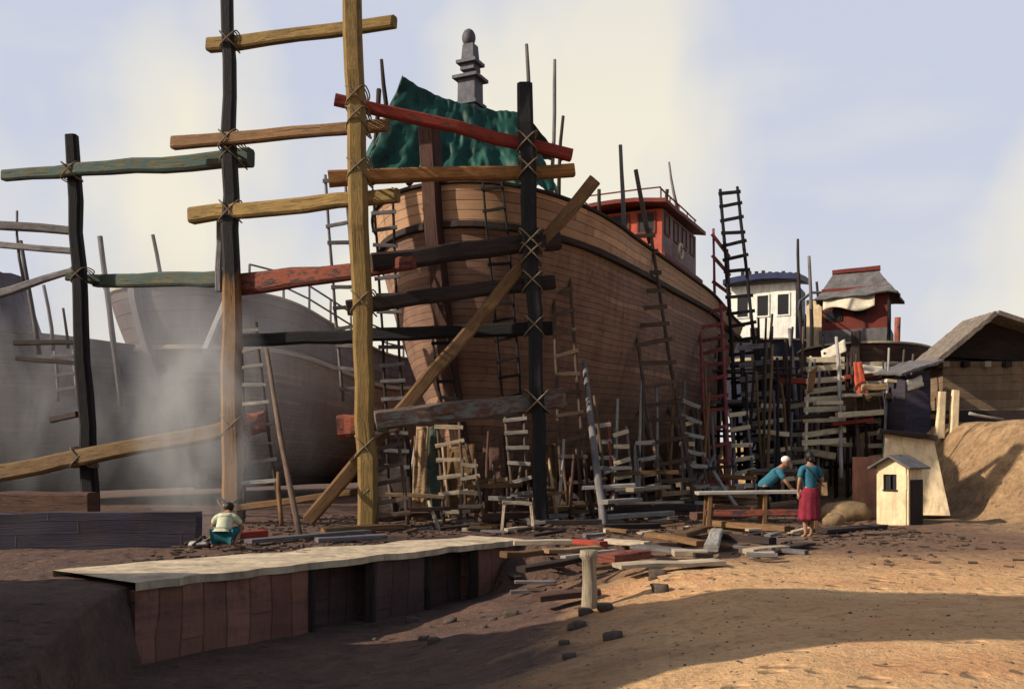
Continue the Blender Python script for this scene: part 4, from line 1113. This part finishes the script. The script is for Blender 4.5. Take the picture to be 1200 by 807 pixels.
plank('brown board lying between work bench and sand heap',(955,600),(1005,596),5,W_BROWN,.2)
plank('broad dark board in front of the booth',(960,622),(1030,616),5,W_DARK,.06,wid=.4)
plank('reddish beam lying behind the sawhorse',(560,606),(640,602),8,W_STEM2,.2,wid=.3)
plank('dark beam lying under the horned ladder',(715,596),(812,594),9,W_DARK,.3,wid=.35)
plank('pale narrow batten on top of the dark beam under the horned ladder',(722,590),(800,588),3,W_PALE,.5,wid=.12)
plank('dark beam lying at the foot of the stern props',(812,604),(872,602),9,W_STEM2,.25,wid=.3)
plank('ochre plank on the ground before the stern staging',(838,600),(930,588),5,W_PALE2,.2)
plank('dark plank across the foot of the ladder by the ochre post',(432,606),(500,602),6,W_STEM2,.25)
plank('pale plank poking out of the timber behind the pale stake',(640,646),(700,642),5,W_PALE2,.08)
plank('thin pale batten lying before the pale logs',(660,652),(720,644),3,W_SILVER,.1,wid=.1)
plank('dark squared timber lying in front of the pale stake',(628,700),(700,692),8,W_STEM2,-.25,-.2,wid=.3)
# small offcuts nobody tells apart
for k in range(80):
    px=random.uniform(480,940); py=random.uniform(606,652); 
    if px<600: py=random.uniform(604,624)
    p=G(px,py,.05); ang=random.gauss(0,.5); L_=random.uniform(.25,.7); z=terrain_z(p.x,p.y)+random.uniform(.03,.12)
    d=Vector((math.cos(ang),math.sin(ang),random.uniform(-.1,.15)))*L_/2; p.z=z
    m_=MB(); m_.beam(p-d,p+d,random.uniform(.08,.18),random.uniform(.04,.08),jit=.006,seg=2)
    tag(m_.build('offcut',random.choice((W_BROWN,W_DARK,W_GREY,W_LADDER,W_PALE))),'short timber offcut among the planks in front of the ship','offcut','offcuts strewn in front of the ship')
# chips, one mass
m_=MB()
for k in range(2600):
    x=random.uniform(-6,9); y=random.uniform(13.5,26)
    if quay_side(x,y)<1.2 and x<.6: continue
    if x>1+ (y-13)*.2 and y<17 and random.random()<.85: continue
    z=terrain_z(x,y)+.015; s_=random.uniform(.02,.09)
    m_.box((x,y,z),(s_*2.2,s_*.7,.02),Matrix.Rotation(random.uniform(0,PI),3,'Z')@Matrix.Rotation(random.uniform(-.4,.4),3,'X'))
tag(m_.build('wood_chips',W_LADDER),'wood chips and shavings trodden into the yard floor','wood chips',kind='stuff')
m_=MB()
for k in range(2600):
    x=random.uniform(-4,9.5); y=random.uniform(5.5,19)
    if quay_side(x,y)>-.1 and x<.6: continue
    z=terrain_z(x,y); s_=random.uniform(.005,.02)*(1 if random.random()<.95 else 1.8)
    i=[m_.add((x+s_*random.uniform(.8,1.3)*q[0],y+s_*random.uniform(.8,1.2)*q[1],z+s_*.55*q[2])) for q in ((1,0,0),(0,1,0),(-1,0,0),(0,-1,0),(.1,.1,1))]
    for a_,b__ in ((0,1),(1,2),(2,3),(3,0)): m_.face((i[a_],i[b__],i[4]))
tag(m_.build('gravel',M_STONED),'small dark stones and crumbs of wood on the sand',kind='stuff')
# pit rubble
for k in range(22):
    px=random.uniform(420,780); py=random.uniform(700,790)
    z=-1.1 if px<600 else -.5
    p=G(px,py,z); 
    s_=random.uniform(.04,.13); zz=terrain_z(p.x,p.y)
    b_=MB(); sd_=random.random()*90
    b_.ball((0,0,0),(s_*1.3,s_,s_*.7),10,7,fn=lambda q: Vector([math.copysign(min(abs(c_),lim_),c_) for c_,lim_ in zip(q*(1+.8*noise.noise(q*6+Vector((sd_,0,0)))),(s_*.95,s_*.75,s_*.5))]))
    o=b_.build('rubble_stone',M_STONED); o.location=(p.x,p.y,zz+s_*.2)
    tag(o,'broken stone lying in the dark pit before the quay','stone','stones lying in the pit')
# bollard post
p=G(691,716,-.35); zz=terrain_z(p.x,p.y); b_=MB()
b_.sweep([(0,0,-.3),(0,0,.05),(.0,0,.35),(-.01,0,.62),(-.01,0,.66),(-.01,0,.74)],[(.11,.11),(.105,.105),(.09,.09),(.085,.085),(.12,.12),(.11,.11)],n=12)
o=b_.build('mooring_stake',W_PALE); o.location=(p.x,p.y,zz); tag(o,'pale mooring stake with a thick head between pit and sand','stake')
# stool / sawhorse near the black post
so_=empty('sawhorse','small pale sawhorse left of the foot of the thick black post','sawhorse',G(606,622,.0))
SOo=G(606,622,0)
tp0,tp1=P(589,588,SOo.y),P(624,590,SOo.y)
b_=MB(); b_.beam(tp0-SOo,tp1-SOo,.12,.08); b_.build('top',W_PALE,so_)
for (xa,xb) in ((0.06,-.06),(.94,.06)):
    for dy in (-.28,.28):
        p=tp0.lerp(tp1,xa)-SOo; b_=MB(); b_.beam(p,Vector((p.x+xb,dy,-.02)),.06,.06,jit=.004); b_.build('leg',W_PALE,so_)
# work bench
wb=empty('work_bench','long plank work bench where the man in blue leans','bench',G(905,618,0)); WO=Vector((G(905,618,0).x,20.2,0)); wb.location=WO
b_=MB(); b_.beam(Vector((-1.9,0,.83)),Vector((.75,0,.85)),.5,.07); b_.build('top',W_SILVER,wb)
for x in (-1.7,-.5,.6):
    for y in (-.18,.18):
        b_=MB(); b_.beam((x,y,0),(x*.97,y,.8),.09,.09,jit=.005); b_.build('leg',W_BROWN,wb)
b_=MB(); b_.beam((-1.75,-.2,.4),(.65,-.2,.42),.05,.14); b_.build('stretcher',W_REDBLUE,wb)

# ------------------------------------------------------------------ people
def skinmesh(joints,edges,sub=2):
    names=list(joints); me=bpy.data.meshes.new('body')
    me.from_pydata([joints[n][:3] for n in names],[(names.index(a),names.index(b)) for a,b in edges],[])
    o=bpy.data.objects.new('body',me); C.objects.link(o)
    md=o.modifiers.new('s','SKIN'); md.use_smooth_shade=True
    sv=me.skin_vertices[0].data
    for k,n in enumerate(names):
        r=joints[n][3]; sv[k].radius=(r if isinstance(r,tuple) else (r,r)); sv[k].use_root=(k==0)
    s2=o.modifiers.new('d','SUBSURF'); s2.levels=sub; s2.render_levels=sub
    dg=bpy.context.evaluated_depsgraph_get(); dg.update()
    m2=bpy.data.meshes.new_from_object(o.evaluated_get(dg)); bpy.data.objects.remove(o)
    return m2
def head(mb,c,fwd,tilt=0.0,r=.095):
    """skull with jaw, nose, eyes sockets, ears; fwd = facing yaw; returns rotation"""
    R=Matrix.Rotation(fwd,3,'Z')@Matrix.Rotation(tilt,3,'X')   # local +y is the face
    c=Vector(c)
    def f(p):
        q=Vector(p)
        q.x*=.80; q.y*=.98; q.z*=1.22
        if q.z<0: q.x*=1-.22*(-q.z/(r*1.22)); q.y+=.02*(-q.z/(r*1.22))
        if q.y>0:
            if abs(q.x)<.016 and -.045<q.z<.015: q.y+=.022
            if abs(abs(q.x)-.03)<.015 and .0<q.z<.03: q.y-=.010
            if abs(q.x)<.03 and abs(q.z+.062)<.010: q.y-=.006
        return R@q
    mb.ball(c,r,28,20,fn=f)
    for s in (-1,1): mb.ball(c+R@Vector((s*r*.82,-.005,-.005)),(.014,.022,.032),8,6)
    return R
def hand(mb,wrist,d,nrm,k=1.0,curl=.6):
    """palm, four bent fingers and a thumb that leaves the palm's side"""
    wrist=Vector(wrist); d=Vector(d).normalized(); nrm=Vector(nrm).normalized(); sd_=d.cross(nrm).normalized()
    mb.sweep([wrist-d*.02,wrist+d*.03,wrist+d*.085],[(.024,.017),(.038,.016),(.036,.013)],n=10,up=nrm)
    for q,(o,L_) in enumerate(((-.028,.062),(-.009,.072),(.010,.068),(.028,.052))):
        b0=wrist+d*.08+sd_*o; p1=b0+d*L_*.45-nrm*L_*.12*curl; p2=p1+d*L_*.32-nrm*L_*.35*curl; p3=p2+d*L_*.15-nrm*L_*.3*curl
        mb.sweep([b0-d*.01,b0+d*.01,p1,p2,p3],[.0095,.0095,.009,.008,.006],n=7)
    t0=wrist+d*.03-sd_*.032; mb.sweep([t0,t0-sd_*.022+d*.02,t0-sd_*.03+d*.045-nrm*.012*curl,t0-sd_*.028+d*.062-nrm*.02],[.012,.011,.010,.007],n=7)
def lathe_cloth(mb,rings,n=28,fold=.0,seed=0):
    """rings: (center, rx, ry) ; a cloth tube with folds"""
    k=len(rings)-1
    def f(u,v):
        q=min(k-1,int(v*k)); t_=v*k-q
        c=Vector(rings[q][0]).lerp(Vector(rings[q+1][0]),t_); rx=lerp(rings[q][1],rings[q+1][1],t_); ry=lerp(rings[q][2],rings[q+1][2],t_)
        a=2*PI*u; fo=1+fold*v*(math.sin(a*9+seed)+.6*math.sin(a*5+1+seed+v*2))
        return c+Vector((rx*math.cos(a)*fo,ry*math.sin(a)*fo,0))
    mb.grid(f,n*2,12)

# standing woman, back to us
pw=G(949,629,0); WL=Vector((pw.x,pw.y,terrain_z(pw.x,pw.y)))
J=dict(pelvis=(0,0,.92,.125),waist=(0,0,1.08,.112),chest=(0,.0,1.27,(.15,.115)),nb=(0,.0,1.41,.075),neck=(.005,.01,1.48,.048),skull=(.01,.02,1.55,.05),
 sl=(-.165,0,1.385,.058),el=(-.235,-.03,1.13,.040),wl=(-.225,.05,.90,.026),
 sr=(.165,0,1.385,.058),er=(.26,-.03,1.15,.040),wr=(.20,.14,1.02,.026),
 hl=(-.085,0,.87,.09),kl=(-.095,.05,.48,.056),al=(-.10,-.03,.085,.036),fl=(-.105,.05,.035,.036),tl=(-.11,.14,.025,.026),
 hr=(.085,0,.87,.09),kr=(.09,.09,.49,.056),ar=(.09,.10,.085,.036),fr=(.095,.18,.035,.036),tr=(.1,.27,.025,.026))
E=[('pelvis','waist'),('waist','chest'),('chest','nb'),('nb','neck'),('neck','skull'),('nb','sl'),('sl','el'),('el','wl'),('nb','sr'),('sr','er'),('er','wr'),
 ('pelvis','hl'),('hl','kl'),('kl','al'),('al','fl'),('fl','tl'),('pelvis','hr'),('hr','kr'),('kr','ar'),('ar','fr'),('fr','tr')]
mb=MB(); mb.merge(skinmesh(J,E)); hR=head(mb,(.01,.035,1.60),-.35,-.1)
hand(mb,J['wl'][:3],(.02,.1,-1),(-1,0,0)); hand(mb,J['wr'][:3],(-.3,.6,-.6),(.5,.5,.5))
woman=mb.build('person',M_SKIN); woman.location=WL; woman.rotation_euler=(0,0,.15)
tag(woman,'standing person seen from behind in a blue top and crimson skirt with a shoulder bag','person','people in the yard')
JT=dict(pelvis=(0,0,.93,.145),waist=(0,0,1.07,.132),chest=(0,0,1.27,(.17,.135)),nb=(0,0,1.395,.085),sl=(-.17,0,1.385,.075),el=(-.222,-.02,1.18,.062),sr=(.17,0,1.385,.075),er=(.245,-.025,1.19,.062))
mb=MB(); mb.merge(skinmesh(JT,[('pelvis','waist'),('waist','chest'),('chest','nb'),('nb','sl'),('sl','el'),('nb','sr'),('sr','er')])); mb.build('shirt',M_BLUESH,woman)
mb=MB(); lathe_cloth(mb,[((0,0,1.0),.135,.125),((0,0,.9),.175,.155),((0,.02,.7),.19,.175),((0,.03,.5),.20,.19),((.0,.04,.36),.215,.2)],fold=.055); mb.build('skirt',M_SARONG,woman,solid=.012)
mb=MB(); mb.ball((.005,.018,1.625),(.092,.102,.115),20,14,fn=lambda q: q*(1+.06*noise.noise(q*22))); mb.ball((0,-.07,1.56),(.06,.05,.06),12,8); mb.build('hair',M_HAIR,woman)
bag=empty('shoulder_bag','tan shoulder bag on a dark strap at the standing person\'s hip','bag',WL,.15)
mb=MB(); mb.box((.26,.02,.98),(.12,.28,.26),taper=.85); mb.build('pouch',M_CREAM if False else cloth('tan_canvas',(.5,.33,.16),.3),bag)
mb=MB(); mb.sweep([(-.13,.0,1.45),(-.09,-.13,1.38),(.02,-.165,1.25),(.14,-.165,1.1),(.24,-.1,1.04),(.27,0,1.08)],[(.018,.008)]*6,n=6); mb.build('strap',M_HAIR,bag)

# man in blue leaning over the bench
ML=Vector((WO.x-.22,20.75,terrain_z(WO.x-.22,20.75)))
J=dict(pelvis=(-.12,0,.90,.125),waist=(.0,0,1.04,.115),chest=(.15,0,1.20,(.145,.12)),nb=(.25,0,1.32,.075),neck=(.30,-.01,1.38,.052),skull=(.34,-.01,1.43,.055),
 sl=(.22,-.165,1.27,.058),el=(.36,-.22,1.04,.042),wl=(.47,-.16,.90,.028),
 sr=(.22,.165,1.27,.058),er=(.40,.2,1.05,.042),wr=(.52,.1,.91,.028),
 hl=(-.12,-.09,.86,.09),kl=(-.02,-.10,.47,.058),al=(-.12,-.11,.085,.038),fl=(-.05,-.11,.04,.038),tl=(.07,-.12,.03,.028),
 hr=(-.12,.09,.86,.09),kr=(-.04,.10,.47,.058),ar=(-.16,.11,.085,.038),fr=(-.09,.11,.04,.038),tr=(.03,.12,.03,.028))
mb=MB(); mb.merge(skinmesh(J,E)); head(mb,(.39,-.01,1.49),-PI/2,-.3)
hand(mb,J['wl'][:3],(.8,.1,-.35),(0,0,1)); hand(mb,J['wr'][:3],(.8,-.1,-.35),(0,0,1))
man=mb.build('person',M_SKIN); man.location=ML; man.rotation_euler=(0,0,-.12)
tag(man,'person in a blue shirt and white head cloth leaning over the plank bench','person','people in the yard')
JT=dict(pelvis=(-.19,0,.87,.175),waist=(.0,0,1.04,.14),chest=(.15,0,1.20,(.17,.14)),nb=(.235,0,1.305,.085),sl=(.22,-.17,1.27,.076),el=(.32,-.215,1.10,.062),sr=(.22,.17,1.27,.076),er=(.35,.2,1.11,.062))
mb=MB(); mb.merge(skinmesh(JT,[('pelvis','waist'),('waist','chest'),('chest','nb'),('nb','sl'),('sl','el'),('nb','sr'),('sr','er')])); mb.build('shirt',M_BLUESH,man)
JL=dict(pelvis=(-.12,0,.90,.14),hl=(-.12,-.09,.84,.105),kl=(-.02,-.10,.47,.078),al=(-.12,-.11,.14,.06),hr=(-.12,.09,.84,.105),kr=(-.04,.10,.47,.078),ar=(-.16,.11,.14,.06))
mb=MB(); mb.merge(skinmesh(JL,[('pelvis','hl'),('hl','kl'),('kl','al'),('pelvis','hr'),('hr','kr'),('kr','ar')])); mb.build('trousers',M_HAIR,man)
mb=MB(); mb.ball((.375,-.01,1.535),(.098,.088,.08),18,12); mb.build('head_cloth',M_WHITE,man)

# squatting man, back to us, on the quay top
ps=G(262,642,.09); SL=Vector((ps.x,ps.y,.09))
J=dict(pelvis=(0,-.06,.27,.13),waist=(0,.0,.40,.125),chest=(0,.12,.56,(.15,.12)),nb=(0,.21,.66,.075),neck=(0,.26,.71,.052),skull=(0,.31,.74,.055),
 sl=(-.175,.15,.60,.058),el=(-.29,.26,.40,.042),wl=(-.22,.42,.24,.028),
 sr=(.175,.15,.60,.058),er=(.29,.26,.40,.042),wr=(.16,.44,.25,.028),
 hl=(-.10,-.04,.24,.095),kl=(-.24,.30,.42,.062),al=(-.19,.02,.08,.04),fl=(-.22,.08,.04,.04),tl=(-.27,.19,.03,.03),
 hr=(.10,-.04,.24,.095),kr=(.24,.30,.42,.062),ar=(.19,.02,.08,.04),fr=(.22,.08,.04,.04),tr=(.27,.19,.03,.03))
mb=MB(); mb.merge(skinmesh(J,E)); head(mb,(0,.36,.79),.0,-.5)
hand(mb,J['wl'][:3],(.2,.7,-.5),(-.6,.3,.6)); hand(mb,J['wr'][:3],(-.2,.7,-.5),(.6,.3,.6))
sq=mb.build('person',M_SKIN); sq.location=SL; sq.scale=(.88,.88,.82)
tag(sq,'squatting person in a pale shirt and teal shorts tending the smoky fire','person','people in the yard')
JT=dict(waist=(0,.0,.41,.15),chest=(0,.12,.565,(.185,.15)),nb=(0,.19,.645,.095),sl=(-.18,.15,.60,.08),el=(-.255,.22,.47,.066),sr=(.18,.15,.60,.08),er=(.255,.22,.47,.066),pelvis=(0,-.03,.36,.145))
mb=MB(); mb.merge(skinmesh(JT,[('waist','pelvis'),('waist','chest'),('chest','nb'),('nb','sl'),('sl','el'),('nb','sr'),('sr','er')])); mb.build('shirt',M_CREAMSH,sq)
JL=dict(pelvis=(0,-.07,.27,.155),hl=(-.10,-.03,.25,.115),kl=(-.225,.24,.39,.085),hr=(.10,-.03,.25,.115),kr=(.225,.24,.39,.085))
mb=MB(); mb.merge(skinmesh(JL,[('pelvis','hl'),('hl','kl'),('pelvis','hr'),('hr','kr')])); mb.build('shorts',M_TEALSH,sq)
mb=MB(); mb.ball((0,.345,.815),(.092,.1,.1),20,14,fn=lambda q: q*(1+.06*noise.noise(q*22))); mb.build('hair',M_HAIR,sq)
# his stick and the fire
b_=MB(); b_.pole(SL+Vector((-.55,.5,.05)),SL+Vector((-.18,.52,.24)),.014,.012,.004); tag(b_.build('poker_stick',W_SILVER),'pale stick the squatting person pushes into the fire','stick')
fire=empty('campfire','small smoky wood fire beside the squatting person','fire',SL+Vector((-.55,.62,0)))
for k in range(7):
    a=k*.9; b_=MB(); b_.pole(Vector((math.cos(a)*.3,math.sin(a)*.3,.02)),Vector((-math.cos(a)*.05,-math.sin(a)*.05,.14)),.03,.02,.01); b_.build('stick',W_DARK,fire)
b_=MB(); b_.ball((0,0,.02),(.26,.26,.06),14,8,fn=lambda q: q*(1+.3*noise.noise(q*9))); b_.build('ash_bed',plain('ash',(.35,.33,.32),.3),fire)

# ------------------------------------------------------------------ smoke (volumes)
def smoke(name,label,c,size,dens,scale,seed,col=(.86,.87,.92),thr=.42):
    b_=MB(); b_.box((0,0,0),(2,2,2)); m=bpy.data.materials.new(name); m.use_nodes=True; t_=m.node_tree; t_.nodes.remove(t_.nodes['Principled BSDF'])
    out=t_.nodes['Material Output']; pv=t_.nodes.new('ShaderNodeVolumePrincipled'); t_.links.new(pv.outputs[0],out.inputs['Volume'])
    pv.inputs['Color'].default_value=(*col,1); pv.inputs['Anisotropy'].default_value=.2
    tc=t_.nodes.new('ShaderNodeTexCoord'); mp=t_.nodes.new('ShaderNodeMapping'); mp.inputs['Location'].default_value=(seed,0,0); mp.inputs['Scale'].default_value=(size[0]*.5,size[1]*.5,size[2]*.27)
    t_.links.new(tc.outputs['Object'],mp.inputs[0])
    nn=t_.nodes.new('ShaderNodeTexNoise'); nn.inputs['Scale'].default_value=scale; nn.inputs['Detail'].default_value=6; nn.inputs['Roughness'].default_value=.6; nn.inputs['Distortion'].default_value=1.1; t_.links.new(mp.outputs[0],nn.inputs['Vector'])
    ln=t_.nodes.new('ShaderNodeVectorMath'); ln.operation='LENGTH'; t_.links.new(tc.outputs['Object'],ln.inputs[0])
    mr=t_.nodes.new('ShaderNodeMapRange'); mr.inputs[1].default_value=1.0; mr.inputs[2].default_value=.15; mr.inputs[3].default_value=0; mr.inputs[4].default_value=1; t_.links.new(ln.outputs['Value'],mr.inputs[0])
    m2=t_.nodes.new('ShaderNodeMapRange'); m2.inputs[1].default_value=thr; m2.inputs[2].default_value=.8; m2.inputs[3].default_value=0; m2.inputs[4].default_value=1; t_.links.new(nn.outputs['Fac'],m2.inputs[0])
    mu=t_.nodes.new('ShaderNodeMath'); mu.operation='MULTIPLY'; t_.links.new(mr.outputs[0],mu.inputs[0]); t_.links.new(m2.outputs[0],mu.inputs[1])
    mk=t_.nodes.new('ShaderNodeMath'); mk.operation='MULTIPLY'; mk.inputs[1].default_value=dens; t_.links.new(mu.outputs[0],mk.inputs[0]); t_.links.new(mk.outputs[0],pv.inputs['Density'])
    o=b_.build(name,m); o.location=c; o.scale=(size[0]/2,size[1]/2,size[2]/2)
    return tag(o,label,'smoke',kind='stuff')
smoke('smoke','thin drifting smoke in front of the grey boat and hulk',P(160,450,28.0)+Vector((0,0,.2)),(15,4.5,10),.46,.42,3.0,col=(.92,.92,.98),thr=.38)
smoke('smoke_plume','white smoke rising from the little fire on the quay',SL+Vector((-1.0,1.9,2.2)),(3.0,2.2,5.2),2.0,1.1,8.0,col=(.95,.95,.97),thr=.42)

# ------------------------------------------------------------------ sheds added out of view on the left to shade the pit and the sand
def side_shed(label,x0,x1,y0,y1,eave,ridge):
    O=Vector(((x0+x1)/2,(y0+y1)/2,-.2)); r=empty('added_shade_shed',label,'shed',O)
    ym=(y0+y1)/2; b_=MB()
    for (xa,ya,xb,yb) in ((x0,y0,x1,y0),(x1,y0,x1,y1),(x1,y1,x0,y1),(x0,y1,x0,y0)):
        b_.quad(Vector((xa,ya,-1.4))-O,Vector((xb,yb,-1.4))-O,Vector((xb,yb,eave))-O,Vector((xa,ya,eave))-O)
    for x in (x0,x1):
        i=[b_.add(Vector(q)-O) for q in ((x,y0,eave),(x,y1,eave),(x,ym,ridge))]; b_.face(i,[(0,0),(y1-y0,0),((y1-y0)/2,ridge-eave)])
    b_.build('wall',M_SHEDW,r)
    b_=MB()
    for sg,ye in ((-1,y0-.3),(1,y1+.3)):
        b_.grid(lambda u,v: Vector((lerp(x0-.4,x1+.4,u),lerp(ym,ye,v),lerp(ridge,eave-.15,v)+.06+.04*noise.noise(Vector((u*20,v*8,sg)))))-O,20,8,flip=sg<0,smooth=False)
    b_.build('roof',M_THATCH,r,solid=.12)
side_shed('unseen tall narrow shed added to cast a shadow band on the sand',-17,-9,4.7,7.5,8.3,9.8)
side_shed('unseen wide brown shed added nearest to the viewer to shade the near sand',-16,-8,-3.5,2.9,7.0,9.0)
side_shed('unseen low brown boarded shed added to shade the pit before the quay',-16,-8.2,8.6,10.6,3.2,4.2)
